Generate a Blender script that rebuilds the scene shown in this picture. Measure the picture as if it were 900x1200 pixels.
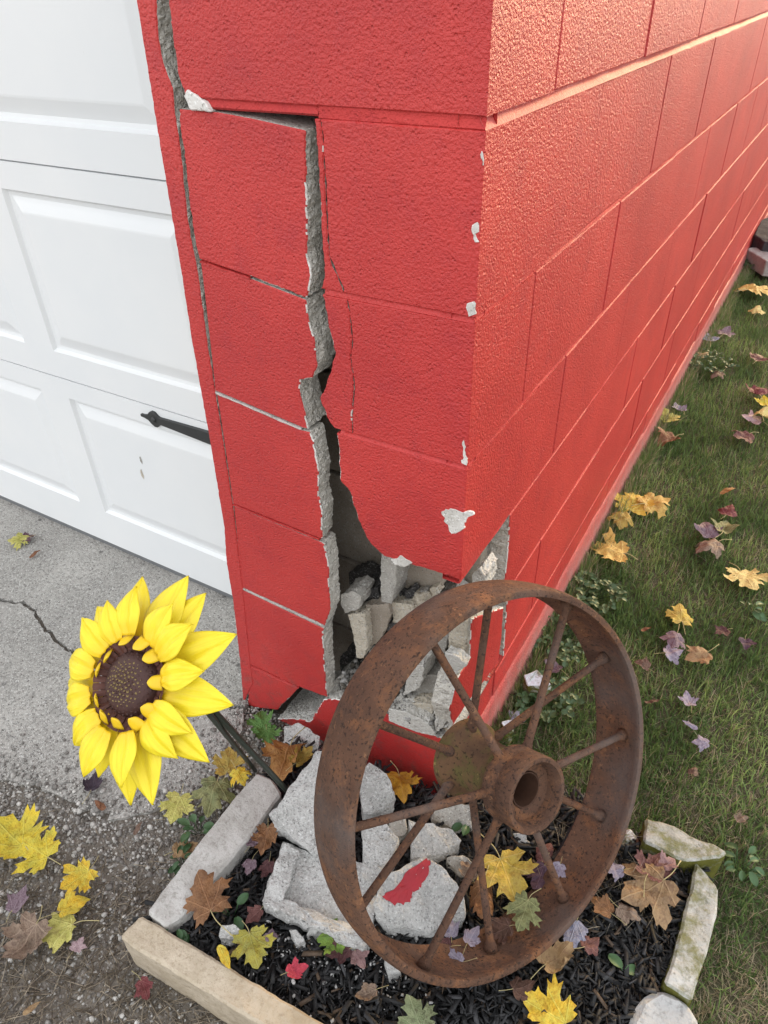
import bpy, bmesh, math, random
import numpy as np
from mathutils import Vector, Matrix, noise as mnoise
random.seed(7); RNG = np.random.default_rng(11)
SC = bpy.context.scene
COL = SC.collection
for o in list(bpy.data.objects): bpy.data.objects.remove(o, do_unlink=True)

CAM_LOC=(0.3154, -0.7332, 1.2786)
CAM_R=[0.863496, 0.503808, -0.02351]; CAM_U=[-0.286792, 0.528819, 0.798812]; CAM_D=[-0.41488, 0.683029, -0.601121]; CAM_F=0.700655
WHEEL_C=(0.1266, -0.1167, 0.3075); WHEEL_N=(0.8393, -0.3276, 0.4339); WHEEL_U=(0.3636, 0.9316, -0.0); WHEEL_V=(-0.4042, 0.1578, 0.9009); WHEEL_R=0.2885; WHEEL_W=0.0903
SPOKES=[1.745, 1.256, 0.701, 0.161, -0.352, -0.869, -1.393, -1.932, -2.447, -2.992, 2.801, 2.267]
LEAVES=[
((-1.4676, 0.124, -0.036), 0.0697, -2.341, 'yellowgreen', 'M', 0.375, 'yellow green leaf on the concrete near the garage door, touching a plum leaf'),
((-1.4553, 0.1443, -0.036), 0.0521, 1.143, 'plum', 'R', 0.625, 'dark plum leaf beside the yellow green leaf on the concrete'),
((-1.3742, 0.1043, -0.036), 0.0423, 1.447, 'rustbrown', 'S', 0.5, 'thin rust brown leaf sliver on the concrete under the plum leaf'),
((-0.6474, -0.3237, -0.036), 0.0464, 2.18, 'blackplum', 'R', 0.75, 'nearly black plum leaf on the concrete just below the sunflower'),
((-0.5969, -0.3513, -0.036), 0.0356, 3.117, 'rustbrown', 'S', 0.5, 'rust brown leaf sliver below the nearly black plum leaf'),
((-0.4932, -0.3517, -0.03), 0.0308, 1.826, 'dullbrown', 'S', 0.5, 'dull brown sliver in the gravel left of the pale yellow green leaf'),
((-0.7003, -0.4808, -0.03), 0.1196, 3.097, 'yellow', 'M', 0.3125, 'large yellow maple leaf cut by the left edge of the photo'),
((-0.6257, -0.4771, -0.03), 0.093, -3.067, 'yellow', 'M', 0.3125, 'bright yellow maple leaf overlapping the large leaf at the left edge'),
((-0.5172, -0.4757, -0.03), 0.07, -1.765, 'goldyellow', 'M', 0.375, 'golden maple leaf alone in the gravel, lobes pointing down'),
((-0.4866, -0.5116, -0.03), 0.0567, 1.118, 'goldyellow', 'R', 0.625, 'folded golden leaf above the yellow green leaf in the gravel'),
((-0.4781, -0.5557, -0.03), 0.0737, -2.255, 'yellowgreen', 'R', 0.3125, 'flat yellow green leaf at the foot of the folded golden leaf'),
((-0.5805, -0.5533, -0.03), 0.0496, 1.909, 'mauve', 'R', 0.625, 'mauve leaf in the dirt near the left edge'),
((-0.5061, -0.5966, -0.03), 0.0885, -1.521, 'deadbrown', 'M', 1.25, 'large curled dead brown leaf in the dirt near the left edge'),
((-0.4272, -0.5516, -0.03), 0.0278, 1.817, 'palepink', 'R', 0.5, 'pale pink small leaf in the dirt beside the curled brown leaf'),
((-0.2793, -0.5436, -0.03), 0.0382, -0.446, 'darkred', 'R', 0.75, 'dark red leaf lying against the beige border stone'),
((-0.4184, -0.655, -0.03), 0.0313, 1.191, 'tan', 'S', 0.5, 'tan leaf sliver in the dirt at the lower left corner'),
((-0.4567, -0.2825, -0.03), 0.0736, -1.151, 'yellowgreen', 'M', 0.3125, 'pale yellow green maple leaf on the gravel edge below the sunflower'),
((-0.3939, -0.2386, 0.0), 0.1018, -1.099, 'olive', 'M', 0.375, 'large olive green maple leaf between the sunflower and the grey border stone'),
((-0.4185, -0.1633, 0.0), 0.078, 2.117, 'ochre', 'M', 0.5, 'ochre maple leaf behind the large olive leaf under the sunflower stake'),
((-0.3681, -0.1845, 0.01), 0.0547, -0.449, 'goldyellow', 'M', 0.625, 'golden leaf wedged between the olive leaf and the grey border stone'),
((-0.4331, -0.0422, -0.02), 0.0699, 2.376, 'green', 'M', 0.5, 'green lobed leaf at the foot of the red pier'),
((-0.3931, -0.0689, -0.015), 0.0604, -0.77, 'green', 'M', 0.5, 'green lobed leaf just below another green leaf by the red pier'),
((-0.2957, -0.1289, 0.045), 0.1072, -1.251, 'orangebrown', 'M', 1.0, 'large orange brown curled leaf at the end of the grey border stone'),
((-0.2643, -0.108, 0.055), 0.0581, 1.328, 'ochre', 'M', 1.0, 'ochre leaf tucked between the orange brown leaf and the rusty wheel'),
((-0.3832, -0.3376, -0.03), 0.05, 0.9, 'tan', 'R', 0.75, 'tan curled leaf on the dirt left of the grey border stone'),
((-0.2509, -0.4063, 0.062), 0.0964, 2.619, 'brown', 'M', 0.4375, 'large brown maple leaf lying across the grey border stone'),
((-0.168, -0.4592, 0.05), 0.0489, -0.44, 'goldyellow', 'S', 0.75, 'folded golden leaf hanging over the inside of the beige border stone'),
((-0.1408, -0.424, 0.035), 0.0714, -0.631, 'yellowolive', 'M', 0.4375, 'yellow olive maple leaf on the black mulch inside the beige stone'),
((-0.1715, -0.3832, 0.035), 0.0349, -1.887, 'maroon', 'R', 0.625, 'maroon leaf above the yellow olive leaf on the mulch'),
((-0.1275, -0.3944, 0.035), 0.0241, 2.035, 'mauve', 'R', 0.625, 'small mauve leaf touching the yellow olive leaf on the mulch'),
((-0.0621, -0.4144, 0.035), 0.0367, 0.845, 'crimson', 'R', 0.5, 'bright crimson small leaf on the black mulch'),
((-0.0404, -0.3506, 0.035), 0.0549, -2.783, 'leafgreen', 'M', 0.625, 'fresh green maple leaf on the mulch beside the white block rubble'),
((-0.0174, -0.3607, 0.035), 0.0445, -2.296, 'darkmaroon', 'R', 0.75, 'dark maroon leaf under the fresh green leaf'),
((0.0142, -0.3526, 0.035), 0.0348, -0.46, 'dustypink', 'R', 0.625, 'dusty pink leaf on the mulch next to the dark maroon leaf'),
((-0.2262, -0.2774, 0.05), 0.0643, -1.082, 'brown', 'M', 1.375, 'curled brown leaf between the grey border stone and the rubble'),
((-0.229, -0.3228, 0.035), 0.0298, -1.254, 'mauve', 'R', 0.5, 'mauve leaf in shade on the mulch along the grey border stone'),
((-0.2517, -0.2838, 0.04), 0.031, 1.704, 'mauve', 'R', 0.75, 'mauve leaf beside the curled brown leaf along the grey border stone'),
((-0.1993, -0.3128, 0.035), 0.0349, -1.274, 'darkmaroon', 'R', 0.75, 'dark maroon leaf below the curled brown leaf, beside the rubble'),
((-0.0698, -0.0665, 0.05), 0.0791, -0.903, 'orangeyellow', 'M', 0.875, 'orange yellow leaf standing between the rubble and the red wall foot'),
((0.1685, -0.1259, 0.05), 0.1063, -0.818, 'ochreyellow', 'M', 0.375, 'large ochre yellow maple leaf inside the wheel below the hub'),
((0.2167, -0.1796, 0.07), 0.0672, -1.536, 'olive', 'M', 0.75, 'olive green curled leaf under the large yellow leaf inside the wheel'),
((0.1598, -0.251, 0.075), 0.037, 1.474, 'lavender', 'R', 0.5, 'lavender leaf lying inside the wheel rim between two spokes'),
((0.1243, -0.2568, 0.075), 0.0351, 2.213, 'greylavender', 'R', 0.75, 'grey lavender crumpled leaf against the rubble with the red patch'),
((0.1542, -0.3042, 0.088), 0.0372, -2.466, 'lavender', 'R', 0.5, 'lavender leaf at the bottom of the wheel rim'),
((0.1262, -0.2907, 0.08), 0.0407, -2.463, 'darkmaroon', 'R', 0.75, 'dark maroon leaf at the foot of the spoke inside the wheel'),
((0.1514, -0.1847, 0.04), 0.0749, -1.152, 'brown', 'M', 1.25, 'tall curled brown leaf inside the wheel behind the vertical spoke'),
((0.2163, -0.0952, 0.035), 0.0548, -1.539, 'darkplum', 'R', 0.75, 'dark plum leaf behind the lower right spoke'),
((0.2408, -0.0891, 0.075), 0.0358, -1.552, 'lavender', 'R', 0.5, 'lavender leaf right of the lower right spoke inside the wheel'),
((0.2945, -0.2763, 0.035), 0.0899, -3.122, 'goldyellow', 'M', 0.375, 'large golden maple leaf at the bottom edge of the photo'),
((0.1297, -0.3771, 0.035), 0.0658, 2.467, 'greygreen', 'M', 0.375, 'grey green maple leaf cut by the bottom edge of the photo'),
((0.293, -0.1501, 0.035), 0.0553, -1.583, 'bluelavender', 'R', 0.5, 'blue lavender leaf on the mulch just outside the wheel rim'),
((0.2831, -0.1989, 0.035), 0.0711, 1.111, 'tan', 'M', 1.25, 'tan curled leaf on the mulch under the wheel rim'),
((0.3233, -0.1532, 0.035), 0.0374, 0.966, 'maroon', 'R', 0.875, 'maroon leaf on the mulch beside the blue lavender leaf'),
((0.3208, -0.0856, 0.035), 0.0448, 2.875, 'brown', 'R', 0.875, 'small brown leaf on the mulch between the wheel and the big brown leaf'),
((0.3765, -0.0302, 0.035), 0.1051, -2.31, 'tanbrown', 'M', 0.5625, 'big tan brown maple leaf on the mulch near the mossy border stone'),
((0.3774, 0.0157, 0.045), 0.0683, 1.379, 'maroon', 'M', 0.75, 'maroon leaf on top of the big tan brown leaf'),
((0.3987, 0.0299, 0.05), 0.0368, 1.112, 'dustypink', 'R', 0.75, 'dusty pink leaf by the back border stone'),
((0.3228, -0.018, 0.035), 0.0373, -2.625, 'lavender', 'R', 0.625, 'lavender leaf on the mulch between the rim and the small border stone'),
((0.0573, 0.8784, -0.02), 0.1234, -2.927, 'goldochre', 'M', 0.375, 'gold ochre maple leaf with a long stalk on the grass by the red wall'),
((0.0556, 1.1413, -0.02), 0.1246, 1.689, 'yellowdeep', 'M', 0.4375, 'deep yellow maple leaf leaning on another leaf by the red wall'),
((0.1192, 1.1609, -0.02), 0.118, 0.768, 'goldochre', 'M', 0.625, 'gold ochre leaf on the grass right of the deep yellow leaf'),
((0.0509, 1.0286, -0.02), 0.0871, -1.398, 'ochre', 'M', 0.75, 'ochre leaf half under the deep yellow leaf by the red wall'),
((0.4056, 0.9383, -0.02), 0.1096, -1.054, 'paleyellow', 'M', 0.4375, 'pale yellow maple leaf on the grass near the right edge'),
((0.295, 1.0166, -0.02), 0.092, -2.191, 'deadbrown', 'R', 1.25, 'crumpled dead brown leaf left of the pale yellow leaf'),
((0.3161, 1.1409, -0.02), 0.0803, 1.647, 'olive', 'R', 0.5, 'olive leaf in the cluster above the pale yellow leaf'),
((0.276, 1.1056, -0.02), 0.0765, 2.099, 'mauve', 'R', 0.75, 'mauve leaf left of the olive leaf on the grass'),
((0.314, 1.223, -0.02), 0.0594, 1.466, 'darkred', 'R', 0.625, 'dark red leaf directly above the olive leaf on the grass'),
((0.2929, 1.3352, -0.02), 0.0735, 0.979, 'orangebrown', 'S', 0.75, 'orange brown leaf above the dark red leaf on the grass'),
((0.2852, 0.7218, -0.02), 0.08, 1.9, 'ochreyellow', 'M', 0.5, 'ochre yellow leaf above a mauve leaf in the middle of the lawn'),
((0.2916, 0.6276, -0.02), 0.0648, -1.579, 'mauve', 'R', 0.625, 'mauve leaf directly below the ochre yellow leaf on the lawn'),
((0.2972, 0.5845, -0.02), 0.05, 0.723, 'lavender', 'R', 0.625, 'lavender leaf tucked under the mauve leaf on the lawn'),
((0.3507, 0.6053, -0.02), 0.0659, -2.239, 'tan', 'R', 0.5, 'tan leaf right of the lavender leaf on the lawn'),
((0.3567, 0.4647, -0.02), 0.0456, 2.056, 'lavender', 'R', 0.5, 'uppermost of three lavender leaves in a row on the lawn'),
((0.3757, 0.3983, -0.02), 0.0384, -3.102, 'lavender', 'S', 0.625, 'thin middle one of three lavender leaves in a row'),
((0.4029, 0.3651, -0.02), 0.0376, -2.849, 'lavender', 'R', 0.5, 'lowest of three lavender leaves in a row on the lawn'),
((0.288, 0.421, -0.02), 0.0415, 0.713, 'darkbrown', 'S', 0.625, 'dark brown narrow leaf on the grass right beside the wheel rim'),
((0.245, 0.5168, -0.02), 0.0401, 2.893, 'dullbrown', 'R', 0.75, 'dull brown leaf on the grass just right of the wheel'),
((0.3848, 0.7142, -0.02), 0.0413, -2.232, 'darkmaroon', 'R', 0.625, 'dark maroon leaf beside the round leaved weed on the lawn'),
((0.4408, 0.701, -0.02), 0.0398, -1.305, 'darkplum', 'R', 0.75, 'dark plum leaf below the round leaved weed on the lawn'),
((0.2215, 0.6335, -0.02), 0.0328, 0.923, 'rustbrown', 'S', 0.625, 'rust brown scrap on the grass left of the ochre yellow leaf'),
((0.0644, 1.5548, -0.02), 0.0933, -2.116, 'rustbrown', 'R', 1.0, 'rust brown crumpled leaf close to the wall beyond the yellow leaves'),
((0.0276, 2.4878, -0.02), 0.0964, 1.819, 'bluelavender', 'R', 0.5, 'blue lavender leaf at the far wall foot'),
((0.0772, 2.5852, -0.02), 0.0927, 1.547, 'mauve', 'R', 0.625, 'mauve leaf right of the blue lavender leaf far along the lawn'),
((0.0344, 2.2881, -0.02), 0.1106, 1.082, 'tan', 'S', 0.625, 'tan narrow leaf at the wall foot below the blue lavender leaf'),
((0.0501, 1.7902, -0.02), 0.0692, 2.34, 'lavender', 'R', 0.5, 'small lavender leaf at the wall foot above a yellow green leaf'),
((0.0413, 1.7079, -0.02), 0.0962, 0.804, 'yellowgreen', 'M', 0.5, 'yellow green leaf at the wall foot below a small lavender leaf'),
((0.112, 3.1784, -0.02), 0.196, 1.125, 'goldochre', 'M', 0.5, 'gold ochre leaf far along the lawn near the right edge'),
((0.1615, 2.9046, -0.02), 0.0774, 1.651, 'paleyellow', 'R', 0.625, 'small pale yellow leaf below the far gold ochre leaf'),
((0.2449, 2.3695, -0.02), 0.0842, 1.339, 'maroon', 'R', 0.625, 'maroon leaf at the right edge halfway along the lawn'),
((0.3141, 1.9877, -0.02), 0.0674, 1.701, 'yellow', 'R', 0.375, 'bright yellow leaf cut by the right edge of the photo'),
((0.2897, 1.8324, -0.02), 0.0755, -3.048, 'palepink', 'R', 0.625, 'pale pink leaf beside a cream leaf near the right edge'),
((0.3245, 1.8646, -0.02), 0.0897, 1.48, 'paleyellow', 'R', 0.875, 'cream upright leaf below the bright yellow leaf at the right edge'),
((0.2821, 1.6961, -0.02), 0.0961, -2.132, 'maroon', 'R', 0.75, 'maroon leaf below the pale pink leaf near the right edge'),
((0.2752, 2.0581, -0.02), 0.0905, 1.959, 'darkred', 'R', 0.75, 'dark red leaf left of the bright yellow leaf at the right edge'),
((0.1208, 2.1389, -0.02), 0.0745, -2.08, 'dullbrown', 'R', 0.75, 'dull brown leaf alone in the far middle of the lawn'),
((-0.0296, 4.1211, -0.02), 0.1932, 1.57, 'yellowdeep', 'M', 0.5, 'deep yellow leaf at the far end of the wall foot'),
((0.0088, 3.6678, -0.02), 0.1086, -1.981, 'palepink', 'R', 0.5, 'pale pink leaf at the far wall foot by the flat grey stone'),
((0.0664, 0.4116, -0.02), 0.0439, 2.94, 'mauve', 'R', 0.75, 'mauve leaf at the wall foot seen through the top of the wheel'),
((0.0478, 0.2373, -0.02), 0.0394, 1.535, 'greylavender', 'R', 0.75, 'grey lavender leaf at the wall foot seen left of a back spoke'),
((0.1922, -0.2167, 0.06), 0.047, -2.306, 'darkbrown', 'R', 1.125, 'dark brown shrivelled leaf at the bottom of the wheel below the olive leaf'),
((0.1063, -0.1483, 0.045), 0.0446, 2.548, 'deadbrown', 'R', 1.25, 'dead brown shrivelled leaf right of the red patched fragment'),
((0.2118, -0.0514, 0.04), 0.0459, 1.455, 'maroon', 'R', 1.0, 'maroon crumpled leaf above the dark plum leaf inside the wheel'),
((0.361, -0.0782, 0.035), 0.0418, -0.056, 'deadbrown', 'R', 1.25, 'dead brown crumpled leaf below the big tan brown maple leaf'),
((0.2503, -0.2667, 0.035), 0.0395, 0.819, 'darkbrown', 'R', 1.125, 'dark brown leaf on the mulch above the large golden leaf at the bottom'),
((0.05, -0.388, 0.035), 0.0374, -2.31, 'deadbrown', 'R', 1.125, 'dead brown leaf on the mulch near the bottom edge left of the wheel'),
((0.4032, 0.2874, -0.02), 0.0263, 1.389, 'dullbrown', 'R', 1.0, 'dull brown scrap below the three lavender leaves'),
((0.502, 0.2285, -0.02), 0.0279, 0.689, 'deadbrown', 'R', 1.125, 'dead brown scrap on the dry grass above the round leaved weed')]
RUBBLE=[('block_chunk', 'A', [(-0.2286, -0.2547, 0.1), (-0.2161, -0.1931, 0.13), (-0.2059, -0.1327, 0.15), (-0.1738, -0.1249, 0.15), (-0.1248, -0.2051, 0.1), (-0.1256, -0.2607, 0.07), (-0.1753, -0.2593, 0.07)], 0.05, 'white thick slab of broken block leaning at the pier foot, topmost left of the rubble'), ('block_chunk', 'B', [(-0.2007, -0.2612, 0.05), (-0.1302, -0.2561, 0.055), (-0.0499, -0.2225, 0.055), (0.004, -0.2707, 0.05), (0.0072, -0.3308, 0.035), (-0.0751, -0.339, 0.035), (-0.1761, -0.3591, 0.035)], 0.0, 'white hollow half block lying left of the wheel on the mulch'), ('block_chunk', 'C', [(-0.1317, -0.0789, 0.1), (-0.0931, -0.0818, 0.1), (-0.0655, -0.0988, 0.09), (-0.0603, -0.1148, 0.07), (-0.0964, -0.1599, 0.07), (-0.137, -0.1065, 0.1)], 0.02, 'white rounded block fragment behind the wheel rim next to the orange yellow leaf'), ('block_chunk', 'D', [(-0.0867, -0.1773, 0.085), (-0.0583, -0.1572, 0.09), (-0.0318, -0.1643, 0.085), (-0.0153, -0.1695, 0.08), (-0.0115, -0.2062, 0.07), (-0.0213, -0.2533, 0.05), (-0.0385, -0.2577, 0.055)], 0.01, 'white block fragment with a speck of red paint between two wheel spokes'), ('block_chunk', 'E', [(-0.0202, -0.1299, 0.07), (0.0176, -0.114, 0.07), (0.0559, -0.0987, 0.06), (0.0741, -0.1086, 0.055), (0.0662, -0.133, 0.05), (0.0139, -0.18, 0.05)], 0.0, 'white flat block fragment just below the wheel hub spokes'), ('block_chunk', 'F', [(0.0046, -0.2908, 0.095), (0.0041, -0.2406, 0.105), (0.045, -0.1835, 0.1), (0.0842, -0.1822, 0.088), (0.1234, -0.1977, 0.07), (0.1333, -0.2201, 0.05), (0.0957, -0.2645, 0.045), (0.0331, -0.2927, 0.06)], 0.0, 'large white block fragment with a red painted patch inside the wheel'), ('block_chunk', 'G', [(-0.0557, -0.133, 0.05), (-0.0338, -0.115, 0.05), (-0.0167, -0.1301, 0.045), (-0.0263, -0.1507, 0.04), (-0.0486, -0.1487, 0.04)], 0.0, 'small grey block fragment wedged between larger white fragments'), ('block_chunk', 'H', [(-0.0025, -0.0742, 0.05), (0.0288, -0.0498, 0.06), (0.0677, -0.0288, 0.05), (0.075, -0.0611, 0.03), (0.0556, -0.0851, 0.03), (0.0105, -0.089, 0.04)], -0.02, 'grey block chunk at the wall foot behind the hub'), ('block_chunk', 'I', [(0.0634, -0.1437, 0.045), (0.0899, -0.1235, 0.045), (0.1165, -0.1279, 0.04), (0.1177, -0.1434, 0.03), (0.0947, -0.1565, 0.03)], 0.0, 'small grey block fragment right of the red patched fragment'), ('block_chunk', 'J', [(0.0468, -0.3356, 0.045), (0.0641, -0.3335, 0.05), (0.083, -0.3376, 0.04), (0.0668, -0.3522, 0.03)], 0.0, 'small white block chip under the bottom of the wheel rim'), ('block_chunk', 'K', [(-0.3623, -0.0466, 0.02), (-0.3323, -0.0285, 0.03), (-0.2735, -0.0388, 0.03), (-0.2603, -0.0717, 0.02), (-0.3019, -0.0818, 0.0), (-0.3466, -0.0742, 0.0)], -0.05, 'white crumbling footing chunk below the broken bottom of the pier'), ('block_chunk', 'L', [(0.1461, -0.0358, 0.03), (0.1636, -0.0222, 0.03), (0.1792, -0.0359, 0.025), (0.1612, -0.0466, 0.02)], 0.0, 'pale block chip under the hub beside the large yellow leaf'), ('block_chunk', 'M', [(0.0269, 0.3179, 0.03), (0.0488, 0.344, 0.03), (0.0857, 0.3328, 0.02), (0.0799, 0.3181, 0.015), (0.0448, 0.3066, 0.015)], -0.04, 'whitish stone at the wall foot seen through the wheel'), ('block_chunk', 'N', [(0.0283, 0.193, 0.01), (0.0462, 0.2105, 0.01), (0.0554, 0.1946, 0.0), (0.04, 0.1762, 0.0)], -0.05, 'small whitish stone at the wall foot by the grey lavender leaf'), ('block_chunk', 'O', [(-0.078, -0.357, 0.05), (-0.0662, -0.3474, 0.05), (-0.0632, -0.3557, 0.04), (-0.0761, -0.366, 0.04)], 0.0, 'small pale chip below the white hollow half block'), ('block_chunk', 'P', [(-0.204, -0.4274, 0.05), (-0.1828, -0.4133, 0.055), (-0.1676, -0.4146, 0.045), (-0.1837, -0.4339, 0.035), (-0.1994, -0.4393, 0.04)], 0.0, 'small white chunk on the mulch above the yellow olive leaf'), ('block_chunk', 'Q', [(-0.1054, -0.3762, 0.045), (-0.096, -0.3673, 0.05), (-0.0726, -0.3757, 0.04), (-0.0862, -0.3856, 0.035)], 0.0, 'white sliver of block on the mulch below the hollow half block')]
RED_PATCH=[(0.0103, -0.2734, 0.1), (0.0223, -0.2558, 0.1), (0.0294, -0.2202, 0.1), (0.047, -0.1874, 0.1), (0.0545, -0.1864, 0.1), (0.0575, -0.2075, 0.1), (0.0555, -0.2276, 0.1), (0.0474, -0.2416, 0.1), (0.0501, -0.2523, 0.1), (0.0321, -0.2702, 0.1)]
STONES=[('beige', [(-0.332, -0.4781, 0.045), (-0.1844, -0.4677, 0.045), (-0.0568, -0.4596, 0.045), (0.0205, -0.4546, 0.045), (0.1455, -0.4521, 0.045), (0.129, -0.4945, 0.045), (-0.0596, -0.5017, 0.045), (-0.189, -0.5116, 0.045), (-0.2995, -0.5192, 0.045), (-0.3368, -0.5201, 0.045)], -0.06, 'beige sandstone border stone at the lower left corner of the mulch bed'), ('grey', [(-0.3288, -0.1771, 0.05), (-0.2949, -0.1728, 0.05), (-0.2584, -0.1891, 0.05), (-0.2567, -0.2875, 0.05), (-0.2617, -0.3602, 0.05), (-0.2689, -0.4492, 0.05), (-0.2829, -0.4739, 0.05), (-0.3247, -0.4703, 0.05), (-0.3293, -0.3782, 0.05), (-0.3312, -0.2697, 0.05)], -0.05, 'light grey border stone running from the pier to the beige stone'), ('mossy', [(0.4393, 0.069, 0.04), (0.4811, 0.0378, 0.04), (0.4867, -0.0092, 0.04), (0.4843, -0.0945, 0.04), (0.4784, -0.1537, 0.04), (0.4369, -0.1514, 0.04), (0.4404, -0.0625, 0.04), (0.4407, 0.0068, 0.04)], -0.06, 'white and green mossy border stone on the right of the mulch bed'), ('rounded', [(0.4058, -0.2169, 0.03), (0.4127, -0.1849, 0.03), (0.4313, -0.1571, 0.03), (0.4628, -0.151, 0.03), (0.4874, -0.1626, 0.03), (0.5022, -0.2019, 0.03), (0.4099, -0.2549, 0.03)], -0.06, 'pale rounded border stone at the bottom right below the mossy stone'), ('mossy', [(0.3428, 0.0979, 0.05), (0.3962, 0.1059, 0.05), (0.4825, 0.1031, 0.05), (0.4758, 0.0855, 0.05), (0.4222, 0.0517, 0.05), (0.3527, 0.047, 0.05)], -0.06, 'green mossy border stone at the back of the mulch bed by the lawn'), ('whiteblue', [(0.3175, 0.0864, 0.02), (0.3398, 0.084, 0.02), (0.3456, 0.0615, 0.02), (0.3236, 0.0418, 0.02), (0.3122, 0.0609, 0.02)], -0.06, 'small bluish white stone between the wheel rim and the back border stone'), ('dark', [(0.0057, 3.7088, 0.1), (-0.0016, 4.0172, 0.1), (0.0395, 4.1548, 0.1), (0.1452, 4.0101, 0.1), (0.1671, 3.6178, 0.1), (0.0703, 3.6041, 0.1)], -0.05, 'dark stone at the far end of the wall near the right edge'), ('flat', [(-0.003, 3.623, 0.05), (0.0783, 3.712, 0.05), (0.2188, 3.6494, 0.05), (0.237, 3.4737, 0.05), (0.113, 3.443, 0.05)], -0.03, 'flat grey stone in front of the dark stone near the right edge')]
BARK=[(0.2407, 0.0643, 0.09), (0.2551, 0.0782, 0.09), (0.2606, 0.063, 0.075), (0.2594, 0.0293, 0.06), (0.2526, -0.0308, 0.05), (0.238, -0.0618, 0.045), (0.2231, -0.0583, 0.045), (0.23, -0.0114, 0.055), (0.2365, 0.0283, 0.07)]
JAMB=[(-0.4432, 1.2596), (-0.4479, 1.1626), (-0.4511, 1.0909), (-0.456, 0.9464), (-0.4615, 0.8383), (-0.4656, 0.6507), (-0.4725, 0.4713), (-0.4849, 0.3899), (-0.4884, 0.2852), (-0.5067, 0.0793), (-0.5253, -0.0634)]
JAMB_R=[(-0.4124, 1.2594), (-0.4198, 1.2245), (-0.4185, 1.1957), (-0.4109, 1.173), (-0.4141, 1.1456), (-0.4163, 1.0936), (-0.4202, 1.0669), (-0.4239, 1.0349), (-0.4253, 0.9859), (-0.4236, 0.9475), (-0.4302, 0.8486), (-0.4332, 0.7331), (-0.4398, 0.5464), (-0.454, 0.3308), (-0.4737, 0.1194), (-0.478, 0.0395)]
L1=([(-0.4057, 1.1506), (-0.3447, 1.15), (-0.2964, 1.1462), (-0.2196, 1.1383)], [(-0.2187, 1.1358), (-0.223, 1.0965), (-0.2251, 1.0654), (-0.2312, 0.9975), (-0.2271, 0.9735), (-0.2384, 0.9429)], [(-0.3291, 0.957), (-0.4157, 0.9676), (-0.4189, 0.9868), (-0.4176, 1.0356), (-0.4142, 1.0675), (-0.4104, 1.094), (-0.4101, 1.1393)])
L2=([(-0.4147, 0.9654), (-0.3297, 0.9535), (-0.2401, 0.9392)], [(-0.2394, 0.9336), (-0.2393, 0.9221), (-0.2367, 0.9073), (-0.2321, 0.8841), (-0.2314, 0.8633), (-0.2301, 0.8471), (-0.2421, 0.8276), (-0.2621, 0.819), (-0.2666, 0.8059), (-0.2632, 0.7835), (-0.2595, 0.762), (-0.2571, 0.741)], [(-0.2696, 0.7405), (-0.4323, 0.762)])
L3=([(-0.43, 0.7566), (-0.2687, 0.7349)], [(-0.2546, 0.7359), (-0.2498, 0.7225), (-0.2447, 0.6785), (-0.2499, 0.6239), (-0.2464, 0.5916), (-0.2517, 0.5332)], [(-0.2569, 0.5331), (-0.4389, 0.5412)])
L4=([(-0.4384, 0.5339), (-0.2542, 0.525)], [(-0.2476, 0.5221), (-0.2427, 0.4791), (-0.2468, 0.4303), (-0.2477, 0.3763), (-0.2652, 0.3244)], [(-0.4577, 0.3336)])
L5=([(-0.4572, 0.3249), (-0.268, 0.314)], [(-0.2706, 0.3059), (-0.2754, 0.2089), (-0.2777, 0.1126)], [(-0.3488, 0.102), (-0.4794, 0.1001)])
L6=([(-0.4784, 0.0924), (-0.3518, 0.0948)], [(-0.3741, 0.0564), (-0.4024, 0.0132), (-0.4208, -0.019), (-0.4701, -0.0441), (-0.5125, -0.0616)], [])
R_EDGE=[(-0.2053, 1.1527), (-0.2043, 1.1159), (-0.2053, 1.0674), (-0.2074, 1.0182), (-0.2077, 0.9721), (-0.2134, 0.9381)]
R2_EDGE=[(-0.2122, 0.936), (-0.2048, 0.8979), (-0.1985, 0.8751), (-0.2093, 0.8428), (-0.2304, 0.7985), (-0.2213, 0.7692), (-0.2097, 0.7484)]
R3_EDGE=[(-0.2057, 0.7424), (-0.2039, 0.727), (-0.2068, 0.6656), (-0.1895, 0.6493), (-0.1768, 0.6), (-0.1583, 0.561), (-0.1323, 0.5452), (-0.091, 0.5483), (-0.0309, 0.5514), (-0.0001, 0.5596)]
HAIR1=[(-0.2018, 1.1419), (-0.1962, 1.1278), (-0.1968, 1.0683), (-0.1987, 1.0019), (-0.1801, 0.9646)]
HAIR2=[(-0.1744, 0.9557), (-0.1703, 0.8964), (-0.1758, 0.8714), (-0.1712, 0.8351), (-0.1785, 0.7806)]
U0_L=[(-0.3903, 1.3045), (-0.394, 1.2593), (-0.3969, 1.2248), (-0.3988, 1.1875), (-0.3922, 1.1657), (-0.3914, 1.1577)]
BOT_TOP=[(-0.4255, -0.0521), (-0.3743, -0.0189), (-0.3318, -0.003), (-0.3064, 0.0536), (-0.2873, 0.0986), (-0.2587, 0.1189), (-0.1913, 0.1422), (-0.1243, 0.1537), (-0.0338, 0.1569), (0.004, 0.1674)]
CHIP_BIG=[(-0.0344, 0.6677), (-0.0287, 0.6738), (-0.0257, 0.6735), (-0.0215, 0.679), (-0.0143, 0.6822), (-0.0098, 0.6798), (-0.0026, 0.6791), (0.0045, 0.6823), (0.0116, 0.6826), (0.0126, 0.6797), (0.0049, 0.6733), (0.0033, 0.6647), (0.0015, 0.654), (-0.0038, 0.6434), (-0.0095, 0.6361), (-0.0154, 0.6355), (-0.0184, 0.6361), (-0.0223, 0.6433), (-0.0249, 0.6509), (-0.0296, 0.6559)]
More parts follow.
